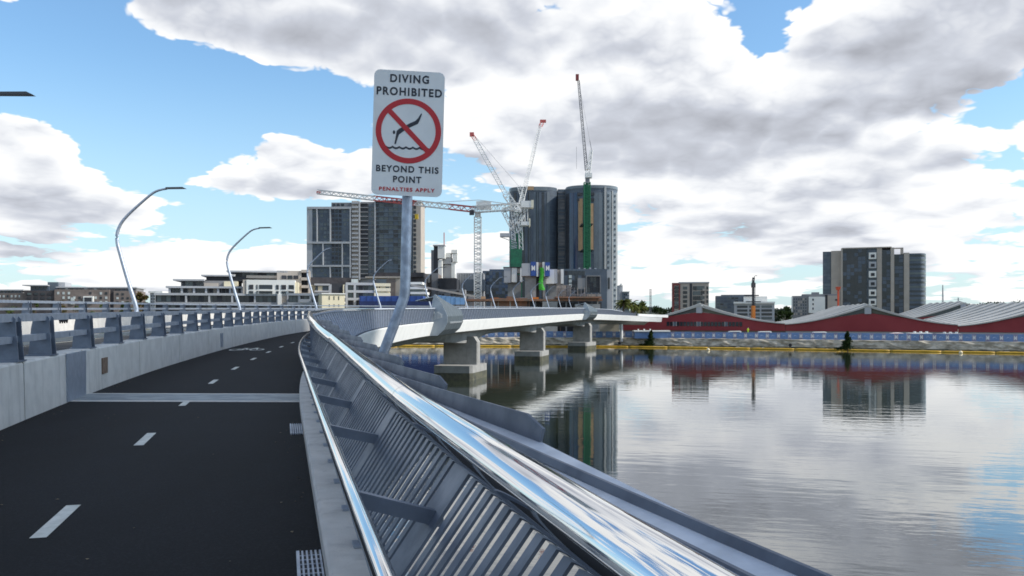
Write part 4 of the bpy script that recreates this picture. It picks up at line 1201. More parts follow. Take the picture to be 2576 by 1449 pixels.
crane_part(cr1, MB().box(tip.x - .5, tip.x + .9, tip.y - .5, tip.y + .5, tip.z - .9, tip.z + .3), 'jib_tip', M_crr)
mb = MB(); lattice(mb, cp(1895, 838, D), cp(2075, 826, D - 10), 2.3, 12, .3); crane_part(cr1, mb, 'counter_jib', M_crw)
crane_part(cr1, MB().box(SX(1905, D), SX(1965, D), D - 1.0, D + 1.0, SZ(838, D), SZ(806, D)), 'machine_house', M_crw)
mb = MB(); mb.bar(cp(1915, 800, D), cp(2050, 818, D - 8), .3); mb.bar(cp(1915, 800, D), cp(1700, 812, D + 8), .2); crane_part(cr1, mb, 'tie_bar', M_crw)
crane_part(cr1, MB().box(SX(1654, D) - .4, SX(1654, D) + .8, D + 8, D + 9.5, SZ(860, D) - .6, SZ(846, D)), 'trolley', mat('trolley_yellow', (.7, .45, .02), .5))

def luffer(label, D, xm, ymt, mast_m, mast_w, knee, tipp, cw, heads):
    root = empty('tower_crane', (SX(xm, D), D, GZ)); finish(root, label, 'crane', 'tower cranes')
    return root
D = 316
cr2 = empty('tower_crane', (SX(2062, D), D, GZ)); finish(cr2, 'white luffing crane on a green netted mast with jib raised to the right', 'crane', 'tower cranes')
crane_part(cr2, MB().box(SX(2043, D), SX(2087, D), D - 1.9, D + 1.9, SZ(1072, D), SZ(998, D)), 'netting', M_grn)
crane_part(cr2, MB().box(SX(2043, D), SX(2067, D), D - 1.6, D + 1.6, GZ, SZ(1072, D)), 'netting', M_grn)
mb = MB(); lattice(mb, cp(2056, 1240, D), cp(2056, 960, D), 2.6, 30, .3); crane_part(cr2, mb, 'mast', M_grn)
mb = MB(); lattice(mb, cp(2080, 1000, D), cp(2080, 930, D), 2.0, 8, .3); crane_part(cr2, mb, 'mast', M_grn)
crane_part(cr2, MB().box(SX(2041, D), SX(2068, D), D - 1.3, D + 1.3, SZ(1000, D), SZ(968, D)), 'climbing_frame', M_lg)
for a_, b_ in (((2055, 975), (2052, 920)), ((2052, 920), (2070, 860)), ((2070, 860), (2098, 828)), ((2052, 920), (2012, 842)), ((2062, 930), (2100, 840)), ((2075, 925), (2062, 850)), ((2085, 1000), (2080, 880)), ((2012, 842), (2050, 830)), ((2060, 905), (2050, 840)), ((2075, 880), (2108, 830))):
    mb = MB(); lattice(mb, cp(*a_, D - .5), cp(*b_, D - .5), 1.3, 6, .28); crane_part(cr2, mb, 'frame_truss', M_crw)
crane_part(cr2, MB().box(SX(2085, D), SX(2124, D), D - 2, D + 2, SZ(832, D), SZ(806, D)), 'machine_house', M_crw)
crane_part(cr2, MB().box(SX(2124, D), SX(2134, D), D - 2.1, D + 2.1, SZ(833, D), SZ(803, D)), 'counterweight', mat('counterweight_cream', (.70, .66, .52), .8))
for x in (2100, 2111): crane_part(cr2, MB().bar(cp(x, 832, D), cp(x, 884, D), .35), 'hanger', M_crw)
crane_part(cr2, MB().box(SX(2084, D), SX(2118, D), D - 2, D + 2, SZ(903, D), SZ(888, D)), 'winch_platform', M_crw)
crane_part(cr2, MB().box(SX(2116, D), SX(2121, D), D - 2.1, D + 2.1, SZ(908, D), SZ(876, D)), 'counterweight', mat('counterweight_cream', (.7, .66, .52)))
crane_part(cr2, MB().box(SX(2000, D), SX(2040, D), D - 1.5, D + 1.5, SZ(948, D), SZ(934, D)), 'work_platform', M_lg)
mb = MB(); mb.bar(cp(2002, 948, D), cp(2040, 962, D), .25); crane_part(cr2, mb, 'platform_strut', M_crw)
mb = MB(); lattice(mb, cp(2084, 815, D), cp(2160, 507, D + 6), 1.5, 36, .13, .8); crane_part(cr2, mb, 'jib', M_crw)
mb = MB(); lattice(mb, cp(2160, 507, D + 6), cp(2170, 490, D + 7), 1.2, 2, .15); crane_part(cr2, mb, 'jib_tip', M_crr)
crane_part(cr2, MB().box(SX(2160, D + 7), SX(2184, D + 7), D + 6.3, D + 7.6, SZ(490, D + 7), SZ(480, D + 7)), 'sheave_head', M_crr)
crane_part(cr2, MB().bar(cp(2098, 806, D), cp(2160, 500, D + 6), .07), 'hoist_rope', M_mg)
D = 330
cr3 = empty('tower_crane', (SX(2074, D), D, GZ)); finish(cr3, 'white luffing crane with jib raised to the left, behind the green mast', 'crane', 'tower cranes')
mb = MB(); lattice(mb, (SX(2074, D), D, GZ), cp(2074, 850, D), 2.4, 40, .3); crane_part(cr3, mb, 'mast', M_grn)
mb = MB(); lattice(mb, cp(2060, 830, D), cp(2022, 775, D + 1), 2.3, 5, .32); lattice(mb, cp(2022, 775, D + 1), cp(1900, 558, D + 5), 1.5, 22, .16); crane_part(cr3, mb, 'jib', M_crw)
mb = MB(); lattice(mb, cp(1900, 558, D + 5), cp(1890, 542, D + 6), 1.2, 2, .15); crane_part(cr3, mb, 'jib_tip', M_crr)
crane_part(cr3, MB().box(SX(1879, D + 6), SX(1896, D + 6), D + 5.4, D + 6.8, SZ(545, D + 6), SZ(530, D + 6)), 'sheave_head', M_crr)
mb = MB(); lattice(mb, cp(2074, 850, D), cp(2090, 790, D), 1.8, 5, .28); lattice(mb, cp(2090, 790, D), cp(2075, 745, D), 1.2, 5, .22); crane_part(cr3, mb, 'back_mast', M_crw)
crane_part(cr3, MB().bar(cp(2078, 748, D), cp(1893, 536, D + 6), .08), 'pendant', M_mg)
crane_part(cr3, MB().box(SX(2060, D), SX(2092, D), D - 1.6, D + 1.6, SZ(850, D), SZ(832, D)), 'slewing_deck', M_crw)
D = 492
cr4 = empty('tower_crane', (SX(2348, D), D, GZ)); finish(cr4, 'tallest crane with green mast and thin steep jib on the right-hand glass tower', 'crane', 'tower cranes')
mb = MB(); lattice(mb, (SX(2348, D), D, GZ), cp(2348, 730, D), 3.4, 60, .5); crane_part(cr4, mb, 'mast', mat('crane_green', (.015, .17, .075), .5, vary=.2))
crane_part(cr4, MB().box(SX(2338, D), SX(2355, D), D - 1.2, D + 1.2, GZ + 6, SZ(738, D)), 'netting', M_grn)
crane_part(cr4, MB().box(SX(2341, D), SX(2367, D), D - 2, D + 2, SZ(712, D), SZ(694, D)), 'machine_house', M_crw)
crane_part(cr4, MB().box(SX(2342, D), SX(2358, D), D - 1.5, D + 1.5, SZ(735, D), SZ(712, D)), 'slewing_ring', M_mg)
mb = MB(); lattice(mb, cp(2352, 694, D), cp(2366, 600, D), 2.4, 9, .4, .5); crane_part(cr4, mb, 'back_mast', M_crw)
mb = MB(); lattice(mb, cp(2346, 680, D), cp(2314, 322, D + 10), 1.5, 44, .26, .7); crane_part(cr4, mb, 'jib', M_mg)
crane_part(cr4, MB().box(SX(2303, D + 10), SX(2315, D + 10), D + 9, D + 11, SZ(322, D + 10), SZ(298, D + 10)), 'sheave_head', mat('crane_maroon', (.2, .03, .03), .6))
mb = MB(); mb.bar(cp(2366, 600, D), cp(2359, 562, D), .3); mb.bar(cp(2359, 562, D), cp(2314, 322, D + 10), .1); mb.bar(cp(2306, 588, D + 10), cp(2306, 676, D + 10), .14); crane_part(cr4, mb, 'ropes', M_mg)
for yy in (896, 1000): crane_part(cr4, MB().box(SX(2326, D), SX(2371, D), D - .6, D + 14, SZ(yy + 3, D), SZ(yy - 2, D)), 'tie_collar', M_dk)

# --- right of the bridge: apartment block, offices, grey block
b = Bld('apartment_block', 'eight storey apartment block with red brick edge above the first red shed', 'apartment building', 345, 2762, None, -11)
b.box('block', M_bei, 2692, 2832, 1133, None, 0, 16); b.box('red_edge', mat('red_brick', (.22, .06, .055), .85, vary=.2, vscale=.5), 2690, 2699, 1131, None, -.3, 1.2); b.box('red_edge', mat('red_brick', (.22, .06, .055)), 2717, 2722, 1131, None, -.3, 3); b.box('red_cap', mat('red_brick', (.22, .06, .055)), 2699, 2717, 1131, 1141, -.28, 3)
b.grid('window', [M_gl, M_gl2], 2700, 2717, 1143, 1235, 1, 6, .95, .78, -.4, .4); b.grid('window', [M_gl, M_gl2], 2732, 2750, 1143, 1232, 1, 5, .9, .66, -.15, .4)
b.box('dark_slot', M_dk, 2759, 2768, 1134, None, -.2, 2); b.grid('balcony_glass', [M_gl, M_gl2, M_gl], 2771, 2816, 1143, 1222, 3, 4, .96, .82, -.15, .4); b.slabs('balcony_slab', M_bei, 2808, 2820, 1160, 1222, 3, .8, -1.0, 1.4); b.grid('window', [M_gl, M_gl2], 2822, 2831, 1143, 1215, 1, 4, .8, .66, -.15, .4); b.box('roof_edge', M_lg, 2716, 2834, 1128, 1133, -.5, 17)
b = Bld('grey_office', 'dark grey green office slab behind the white offices', 'office building', 350, 2935, None, -13)
b.box('block', M_slate2, 2866, 3012, 1183, None, 0, 18); b.box('upper_block', M_mg, 2888, 3010, 1178, 1184, 3, 12); b.grid('pane', [M_gl2, M_slate2, M_slate, M_gl], 2869, 2980, 1187, 1235, 8, 4, .85, .62, -.12, .4)
b = Bld('white_office', 'white office with long dark window bands behind the piling rig', 'office building', 326, 3020, None, -15)
b.box('block', M_lg, 2942, 3092, 1213, None, 0, 16); b.box('upper_box', M_wht, 2978, 3066, 1185, 1214, 3, 10); b.box('roof_line', M_dk, 2980, 3035, 1179, 1182, 2, 6); b.box('roof_edge', M_wht, 2940, 3094, 1207, 1214, -.8, 17)
b.grid('window_band', [M_gl, M_gl2], 2950, 3086, 1219, 1280, 3, 4, .86, .6, -.15, .4)
b = Bld('grey_flats', 'grey flats with a plain white wall panel left of the big right tower', 'apartment building', 352, 3270, None, -18)
b.box('block', M_mg, 3178, 3235, 1183, None, 0, 18); b.box('block', M_mg, 3214, 3345, 1176, None, 1, 18); b.box('white_edge', M_wht, 3176, 3180, 1186, None, -.3, 14); b.box('roof_plant', M_mg, 3250, 3277, 1168, 1177, 3, 8)
b.box('white_panel', M_wht, 3238, 3297, 1187, 1252, -.2, 1.3); b.grid('slit_window', M_dk, 3248, 3260, 1190, 1243, 1, 3, .4, .45, -.3, .3); b.box('dark_slot', M_dk, 3297, 3306, 1180, None, -.1, 2); b.box('right_wall', M_bei, 3306, 3346, 1183, None, -.2, 6)
b.grid('window', [M_slate, M_gl2, M_bei], 3182, 3232, 1190, 1262, 6, 6, .55, .6, -.12, .4); b.grid('window', M_dk, 3324, 3384, 1196, 1204, 2, 1, .4, .9, -.35, .3)

b = Bld('right_tower', 'broad dark tower with beige vertical strips above the second red shed', 'apartment tower', 445, 3496, None, -21)
b.box('west_wing', M_slate, 3316, 3347, 1000, None, 3, 20); b.box('beige_wing', M_bei, 3346, 3386, 998, None, 2, 20); b.box('main_block', M_gl, 3384, 3470, 991, None, 0, 24)
b.grid('pane', [M_gl, M_gl, M_slate], 3388, 3467, 994, 1270, 6, 18, .94, .9, -.12, .4); b.box('beige_edge', M_bei, 3381, 3387, 990, None, -.4, 4)
b.grid('pane', [M_slate, M_slate2], 3318, 3345, 1003, 1200, 2, 14, .95, .85, 2.85, .4)
b.box('balcony_shaft', M_slate2, 3470, 3506, 991, None, 1, 20); b.box('beige_edge', M_bei, 3506, 3523, 991, None, .2, 20)
for k in range(7): b.box('balcony', M_wht if k % 2 == 0 or k > 3 else M_lg, 3478, 3504, 1010 + 37 * k, 1036 + 37 * k, -.6, 3); b.box('balcony_opening', M_dk, 3485, 3498, 1018 + 37 * k, 1030 + 37 * k, -.75, .5)
b.box('second_block', M_gl, 3523, 3555, 1000, None, .6, 20); b.grid('pane', [M_slate, M_gl], 3525, 3553, 1004, 1270, 2, 18, .95, .88, .45, .4); b.box('beige_strip', M_bei, 3553, 3565, 992, None, -.1, 20)
b.box('third_block', M_gl, 3565, 3598, 1019, None, .9, 20); b.grid('pane', [M_slate, M_gl], 3567, 3596, 1022, 1270, 2, 17, .95, .88, .75, .4); b.box('beige_strip', M_bei, 3588, 3597, 993, 1020, 2, 3); b.box('beige_strip', M_bei, 3598, 3616, 1014, None, .2, 20); b.box('roof_frame', M_bei, 3555, 3597, 992, 996, 2, 2); b.box('roof_edge', M_bei, 3384, 3556, 988, 992, -.3, 20)
X0, X1 = b.X(3616), b.X(3676); rs = []
for z in (0, b.Z(1017)):
    rs.append([(X0, 18, z), (X0, .5, z)] + [(X0 + (X1 - X0) * (.55 + .45 * math.sin(a)), 9 - 8.5 * math.cos(a), z) for a in np.linspace(0, math.pi / 2, 9)] + [(X1, 18, z)])
MB().rings(rs).build('round_end', M_slate, b.r)
for j in range(17):
    z = b.Z(1017) * (j + .5) / 17
    MB().rings([[(X0, 17.9, zz), (X0, .42, zz)] + [(X0 + .08 + (X1 - X0) * (.55 + .45 * math.sin(a)), 9 - 8.6 * math.cos(a), zz) for a in np.linspace(0, math.pi / 2, 9)] + [(X1 + .08, 17.9, zz)] for zz in (z - .5, z + .5)]).build('window_band', M_gl if j % 3 else M_gl2, b.r)

# --- apartments at the far left
b = Bld('brick_apartments', 'long grey-brown apartment row with dark end block left of the first tall lamp', 'apartment building', 352, 320, None, 10)
b.box('dark_end', M_dbr, 118, 228, 1163, None, 0, 18); b.box('upper_floor', M_slate, 133, 200, 1144, 1163, 2, 14); b.box('roof_plane', M_lg, 108, 200, 1140, 1144, .5, 18); b.box('plant_room', M_slate2, 192, 230, 1128, None, 3, 10); b.box('plant_room', M_lg, 230, 253, 1128, 1150, 4, 8); b.box('brick_edge', M_brn, 92, 120, 1172, None, 3, 10)
b.box('long_front', M_brn, 228, 430, 1158, None, -.5, 16); b.box('long_front', M_brn, 445, 528, 1163, None, -.2, 16); b.box('recess', M_dbr, 430, 446, 1155, None, .6, 12); b.box('top_floor', M_mg, 236, 525, 1150, 1162, 2, 12); b.slabs('roof_slab', M_lg, 228, 528, 1149, 1150, 0, .5, 1, 16)
b.grid('window', [M_gl, M_slate, M_glp], 240, 520, 1152, 1160, 16, 1, .6, .8, 1.85, .4)
b.grid('window', [M_glp, M_glp, M_gl, M_dk], 232, 428, 1164, 1218, 10, 3, .42, .55, -.62, .4, .15); b.grid('window', [M_glp, M_gl, M_dk], 450, 526, 1168, 1216, 4, 3, .45, .5, -.32, .4, .1)
b.grid('window', [M_gl2, M_dk, M_gl], 124, 222, 1168, 1218, 4, 3, .6, .5, -.15, .4); b.grid('window', [M_gl, M_slate], 136, 196, 1147, 1160, 4, 1, .8, .8, 1.85, .4)
b.box('white_frame', M_wht, 336, 373, 1185, 1212, -1.6, 1.2); b.box('framed_window', M_dk, 341, 368, 1190, 1207, -1.75, .4); b.grid('pale_screen', M_glp, 288, 302, 1190, 1218, 1, 2, .9, .9, -.9, .4)
b = Bld('brick_apartments', 'small grey-brown apartment end at the picture edge', 'apartment building', 358, 45)
b.box('block', M_brn, -60, 90, 1172, None, 0, 16); b.box('top_floor', M_mg, -60, 80, 1161, 1172, 2, 12); b.slabs('roof_slab', M_lg, -60, 88, 1160, 1161, 0, .5, 1, 16)
b.grid('window', [M_glp, M_glp, M_gl], -56, 86, 1176, 1212, 9, 2, .42, .5, -.12, .4); b.grid('window', [M_gl, M_slate], -56, 76, 1163, 1170, 9, 1, .6, .8, 1.85, .4)
b = Bld('white_apartments', 'white apartment corner with stacked balconies behind the brown trees', 'apartment building', 305, 622)
b.box('block', M_lg, 600, 650, 1172, None, 0, 12); b.box('roof_slab', M_wht, 596, 652, 1165, 1172, -.6, 13); b.slabs('balcony', M_wht, 626, 649, 1182, 1225, 3, 1.3, -1.4, 1.6); b.grid('opening', [M_dk, M_gl], 627, 648, 1176, 1226, 1, 4, .9, .4, -.15, .4); b.grid('window', M_gl, 602, 622, 1178, 1226, 2, 4, .5, .5, -.12, .4)
b = Bld('white_apartments', 'small white flats between the round tower and the palms', 'apartment building', 420, 2500)
b.box('block', M_lg, 2480, 2493, 1140, None, 2, 10); b.box('block', M_slate2, 2490, 2517, 1168, None, 0, 10); b.box('roof_box', M_wht, 2484, 2489, 1134, 1142, 1, 3); b.box('roof_slab', M_wht, 2490, 2519, 1165, 1168, -.5, 11); b.grid('window', [M_gl, M_lg], 2494, 2516, 1172, 1240, 3, 6, .5, .5, -.12, .4)

#@@ SHORE
# ------------------------------------------------------------------ red sheds on the far bank
FD = Vector((.893, -.451, 0)); FN = Vector((.451, .893, 0)); F0 = Vector((40.9, 263.6, 0))
def shed(name, label, t0, t1, back, zpk, zval, depth, windows=False, wall=True, base=True, zred=10.0, ribs=True):
    tm = (t0 + t1) / 2; hw = (t1 - t0) / 2
    o0 = F0 + FD * tm + FN * back
    root = empty(name, (o0.x, o0.y, GZ - .02), math.atan2(FD.y, FD.x))
    finish(root, label, 'shed', 'red riverside sheds')
    g = GZ - .02
    def roofz(f):                       # f 0 at the ridge, 1 at the valley: concave sweep
        return zval + (zpk - zval) * ((1 - f) ** 1.75 * .75 + (1 - f) * .25)
    def redz(f):
        return min(roofz(f) - .2 - .35 * (1 - f), zval - .2 + (zred - zval + .2) * (1 - f) ** .95)
    fs = [i / 12 for i in range(13)]
    xs = [-f * hw for f in fs[::-1]] + [f * hw for f in fs[1:]]
    ff = fs[::-1] + fs[1:]
    if wall:
        mb = MB(); rs = []
        for x, f in zip(xs, ff): rs.append([(x, 0, 4.45 - g), (x, 0, redz(f) - g), (x, .4, redz(f) - g), (x, .4, 4.45 - g)])
        mb.rings(rs).build('red_wall', M_redw, root)
        # glazed strip under the ridge
        for sgn in (-1, 1):
            mb = MB(); rs = []
            for f in [i / 10 * .62 for i in range(11)]:
                x = sgn * (f * hw + .9 * (1 - f)); rs.append([(x, .7, redz(f) - g - .05), (x, .7, roofz(f) - g - .3), (x, .9, roofz(f) - g - .3), (x, .9, redz(f) - g - .05)])
            mb.rings(rs).build('clerestory_glass', M_gl2 if sgn < 0 else mat('olive_glass', (.14, .14, .09), .3, vary=.3, vscale=.2), root)
        MB().box(-.85, .85, -.5, .3, redz(0) - g - .3, roofz(0) - g - .1).build('ridge_bracket', M_lg, root)
    # roof: a curved skin with raised seams, running back from the front
    SH_ = -.24
    mb = MB(); rs = []
    for x, f in zip(xs, ff):
        rs.append([(x, -.6, roofz(f) - g - .2 - .35 * (1 - f)), (x, -.6, roofz(f) - g), (x + SH_ * depth, depth, roofz(f) - g), (x + SH_ * depth, depth, roofz(f) - g - .3)])
    mb.rings(rs).build('roof', M_roofm, root)
    k = 0; y = 4.0
    while y < depth and ribs:
        mb = MB(); rs = []
        for x, f in zip(xs, ff):
            z = roofz(f) - g
            rs.append([(x + SH_ * y, y, z - .05), (x + SH_ * y, y + .1, z + .5 * (1 - f * .8)), (x + SH_ * (y + 2.4), y + 2.4, z + .6 * (1 - f * .8)), (x + SH_ * (y + 4.6), y + 4.6, z - .05)])
        mb.rings(rs).build('roof_monitor', M_roofm, root); y += 9.5
    if base:
        MB().box(-hw, hw, .3, 1.0, 0, 4.45 - g).build('ground_wall', M_brn if windows else M_lg, root)
    if windows:
        n_ = 22
        for i in range(n_):
            x = -10.2 + 23.0 * (i + .5) / n_
            piece('window', M_gl if i not in (2, 9, 17) else M_slate2, root, x - .42, x + .42, -.12, .2, 5.75 - g, 7.05 - g)
            if i in (2, 3, 9, 10, 17): piece('window_frame', M_wht, root, x - .50, x - .43, -.16, .2, 5.7 - g, 7.1 - g)
        for i in range(24):
            x = -10.5 + 31.0 * (i + .5) / 24
            piece('window', M_gl, root, x - .5, x + .5, .15, .5, 2.3, 4.3 - g + .8)
    return root
shed('red_shed', 'dark red gabled shed with a window strip, nearest the bridge landing', -7.5, 42.2, 0, 12.2, 6.7, 40, True)
shed('red_shed', 'dark red gabled shed below the big right tower', 42.3, 86.2, 0, 11.8, 6.5, 70, zred=9.6)
shed('red_shed', 'dark red gabled shed running out of the picture', 86.3, 132, 0, 12.4, 6.2, 78, zred=9.8)
shed('red_shed', 'back shed with pale ribbed roof showing in the valley between two red sheds', 66, 112, 74, 13.6, 7.2, 46, base=False)
# eaves gutters in the valleys
for t in (42.25, 86.25):
    q = F0 + FD * t + FN * -.6
    MB().box(-.35, .35, -.3, .3, 2.3, 6.6 - GZ + .02).build('down_pipe', M_lg, bpy.data.objects['red_shed.001']).matrix_world = Matrix.Translation((q.x, q.y, GZ))

# ------------------------------------------------------------------ hoarding along the bank
hb = empty('site_hoarding', (70, 228, 2.5)); finish(hb, 'long blue hoarding with white marks above the stone seawall', 'hoarding')
hp = bank_pts(2.1, .25); run = [p for p in hp if -75 < p.x < 205]
dist = 0.0; k = 0; i = 0
wide = True
acc = [0.0]
for a_, b_ in zip(run[:-1], run[1:]): acc.append(acc[-1] + (b_ - a_).length)
def at_len(d):
    j = int(np.searchsorted(acc, d)); j = max(1, min(len(run) - 1, j))
    f = (d - acc[j - 1]) / max(1e-6, acc[j] - acc[j - 1])
    return run[j - 1].lerp(run[j], f)
d = 0.0
wide_m = unit_box(M_hob); nar_m = unit_box(M_hom)
mk = MB()
pt_ = [(-.5, .5), (-.28, .5), (0, .12), (.28, .5), (.5, .5), (.5, -.5), (.24, -.5), (0, -.18), (-.24, -.5), (-.5, -.5)][::-1]
mk.add([(x, -.03, z) for x, z in pt_] + [(x, .03, z) for x, z in pt_], [tuple(range(10))] + [(q, q + 10, (q + 1) % 10 + 10, (q + 1) % 10) for q in range(10)])
mk_m = mk.mesh('logo_mark', mat('faded_white_print', (.72, .72, .72), .7))
em = MB()
for q in range(3): em.tube([(-.45 + .45 * q, 0, -.2 + .2 * (q == 1)), (-.2 + .3 * q, 0, .35 - .3 * (q == 2))], .09, 5)
em_m = em.mesh('emblem', mat('pale_blue_print', (.46, .56, .72), .7))
while d < acc[-1] - 3:
    w_ = 1.95 if wide else .92
    p, q = at_len(d), at_len(d + w_)
    c = (p + q) / 2; rz = math.atan2((q - p).y, (q - p).x)
    if abs(rz) > math.pi / 2: rz += math.pi
    o = bpy.data.objects.new('panel', wide_m if wide else nar_m)
    link(o, hb); o.location = (c.x - 70, c.y - 228, .92 + random.uniform(-.03, .03)); o.rotation_euler = (0, 0, rz); o.scale = (w_ - .04, .06, 1.78)
    m_ = bpy.data.objects.new('emblem' if wide else 'logo_mark', em_m if wide else mk_m)
    link(m_, hb); nn = Vector((math.sin(rz), -math.cos(rz), 0)) * .075
    m_.location = (c.x - 70 + nn.x, c.y - 228 + nn.y, .95); m_.rotation_euler = (0, 0, rz); m_.scale = (.75, .5, .65) if wide else (.6, 1, 1.0)
    d += w_; wide = not wide
for name_, label_, x0_, x1_, yt, yb, D_, m1, m2 in (('site_cabin', 'long white-roofed blue site cabin behind the hoarding near the landing', 2536, 2680, 1322, 1338, 240, M_hob, M_wht), ('site_cabin', 'short blue site cabin behind the hoarding under the third shed', 3770, 3842, 1334, 1350, 216, M_lbl, M_lg), ('site_cabin', 'flat red-trimmed site cabin behind the hoarding', 3650, 3726, 1332, 1348, 219, M_redw, M_wht)):
    b = Bld(name_, label_, 'site cabin', D_, (x0_ + x1_) / 2)
    b.box('wall', m1, x0_ + 4, x1_ - 4, yt + 5, None, 0, 3); b.box('roof', m2, x0_, x1_, yt, yt + 5, -.5, 4)
    for k in range(3): b.box('roof_vent', M_wht, x0_ + 18 + 24 * k, x0_ + 22 + 24 * k, yt - 6, yt, 1, 1)
b = Bld('covered_stockpile', 'pale pink sheeted stockpile behind the hoarding', 'stockpile', 218, 3610)
rs = []
for i in range(9):
    f = i / 8; x = b.X(3568) + (b.X(3652) - b.X(3568)) * f; z = b.Z(1340) + (b.Z(1330) - b.Z(1340)) * math.sin(math.pi * min(1, f + .15)) ** .6
    rs.append([(x, -1, 0), (x, -.2, z - .2), (x, 1.5, z), (x, 3.2, z - .3), (x, 4, 0)])
MB().rings(rs).build('sheet', mat('pink_sheet', (.50, .40, .38), .8, vary=.1), b.r)
# vans parked inside the hoarding; only their tops show
for x, D_, lab in ((3050, 240, 'white van top showing over the hoarding by the red shed windows'), (2930, 246, 'white van top beyond the hoarding, below the window strip'), (3268, 232, 'white van top over the hoarding left of the larger bush')):
    r_ = empty('van', (SX(x, D_), D_, 2.45)); finish(r_, lab, 'van', 'white vans inside the hoarding')
    MB().rings([[(xx, y_, z_) for xx, z_ in ((-2.3, .35), (-2.35, 1.0), (-1.5, 1.15), (-.9, 1.95), (2.2, 2.02), (2.35, 1.8), (2.35, .35))] for y_ in (-.9, .9)]).build('body', M_wht, r_)
    MB().hexa([(-1.45, -.93, 1.2), (1.9, -.93, 1.2), (1.9, .93, 1.2), (-1.45, .93, 1.2), (-.95, -.93, 1.75), (1.9, -.93, 1.75), (1.9, .93, 1.75), (-.95, .93, 1.75)]).build('window', M_gl, r_)
    for xw in (-1.5, 1.5):
        for yw in (-.8, .8): MB().tube([(xw, yw - .1, .35), (xw, yw + .1, .35)], .35, 14).build('wheel', M_black, r_)

# piling rig behind the first shed
D = 300
rg = empty('piling_rig', (SX(3013, D), D, GZ)); finish(rg, 'piling rig with orange lower mast and dark upper mast behind the red shed', 'piling rig')
own(MB().box(SX(3007, D), SX(3019, D), D - .9, D + .9, GZ, SZ(1223, D)).build('lower_mast', M_orng), rg)
mb = MB(); lattice(mb, cp(3013, 1225, D), cp(3013, 1118, D), .7, 16, .1); own(mb.build('upper_mast', M_dk), rg)
own(MB().box(SX(3011, D), SX(3015, D), D - .25, D + .25, SZ(1226, D), SZ(1120, D)).build('leader', M_dk), rg)
own(MB().box(SX(3007, D), SX(3020, D), D - .8, D + .8, SZ(1150, D), SZ(1132, D)).build('drive_head', M_dbr), rg)
own(MB().box(SX(3010, D), SX(3018, D), D - .5, D + .5, SZ(1118, D), SZ(1110, D)).build('sheave_head', M_dk), rg)
own(MB().bar(cp(3021, 1270, D), cp(3021, 1130, D), .12).build('rope', M_dk), rg)
own(MB().box(SX(2985, D), SX(3042, D), D - .6, D + .6, SZ(1209, D), SZ(1205, D)).build('cross_arm', M_dk), rg)
own(MB().tube([cp(3016, 1110, D), cp(3019, 1104, D), cp(3024, 1102, D), cp(3029, 1104, D)], .1, 6).build('hose', M_dk), rg)
own(MB().box(SX(3000, D), SX(3060, D), D - 2, D + 2, GZ + .1, GZ + 3.4).build('carrier', M_orng), rg)
# thin poles against the sky
D = 380
q = empty('radio_mast', (SX(2602, D), D, GZ)); finish(q, 'thin grey lattice pole against the sky left of the apartment block', 'mast')
mb = MB(); lattice(mb, (SX(2602, D), D, GZ), cp(2602, 1156, D), .6, 24, .12); own(mb.build('pole', M_mg), q)
D = 330
q = empty('boom_lift', (SX(3353, D), D, GZ)); finish(q, 'orange-red boom lift arm raised before the big right tower', 'boom lift')
own(MB().bar((SX(3353, D), D, GZ), cp(3353, 1160, D), .6).build('arm', mat('lift_red', (.55, .08, .03), .6)), q)
own(MB().hexa([cp(3349, 1160, D) + Vector((-.2, -.6, 0)), cp(3358, 1160, D) + Vector((0, -.6, 0)), cp(3358, 1160, D) + Vector((0, .6, 0)), cp(3349, 1160, D) + Vector((-.2, .6, 0)), cp(3345, 1147, D) + Vector((0, -.8, 0)), cp(3361, 1147, D) + Vector((0, -.8, 0)), cp(3361, 1147, D) + Vector((0, .8, 0)), cp(3345, 1147, D) + Vector((0, .8, 0))]).build('basket', mat('lift_red', (.55, .08, .03))), q)

# ------------------------------------------------------------------ trees
def leafmat(nm, c, c2):
    m = bpy.data.materials.new(nm); m.use_nodes = True; T = NT(m.node_tree)
    geo = T.n('ShaderNodeNewGeometry')
    f = T.noise(geo.outputs['Position'], .9, 3.0, .6)
    col = T.mix(T.ramp(f, .35, .65), (*c, 1), (*c2, 1))
    d = T.n('ShaderNodeBsdfDiffuse', {0: col}); t = T.n('ShaderNodeBsdfTranslucent', {0: col})
    mx = T.n('ShaderNodeMixShader', {0: .25, 1: d.outputs[0], 2: t.outputs[0]})
    T.n('ShaderNodeOutputMaterial', {0: mx.outputs[0]})
    return m
LF_g = leafmat('leaf_green', (.05, .075, .025), (.09, .11, .035))
LF_d = leafmat('leaf_dark', (.018, .032, .014), (.04, .06, .022))
LF_b = leafmat('leaf_bronze', (.13, .085, .03), (.08, .08, .03))
LF_p = leafmat('leaf_palm', (.07, .09, .025), (.11, .11, .04))
LF_f = leafmat('leaf_far', (.045, .062, .05), (.07, .085, .065))
M_bark = mat('bark', (.10, .075, .055), .95, vary=.3, vscale=2)
def leaves(mb, centres, n, sz):
    for _ in range(n):
        c, r = centres[rng.integers(len(centres))]
        v = rng.normal(0, 1, 3); v /= np.linalg.norm(v); v *= rng.random() ** .4
        p = np.array(c) + v * np.array(r)
        a, b_ = rng.normal(0, 1, 3), rng.normal(0, 1, 3); a /= np.linalg.norm(a); b_ -= a * (a @ b_); b_ /= np.linalg.norm(b_)
        s = sz * rng.uniform(.6, 1.3)
        mb.add([p - a * s, p - b_ * s * .6, p + a * s, p + b_ * s * .6], [(0, 1, 2, 3)])
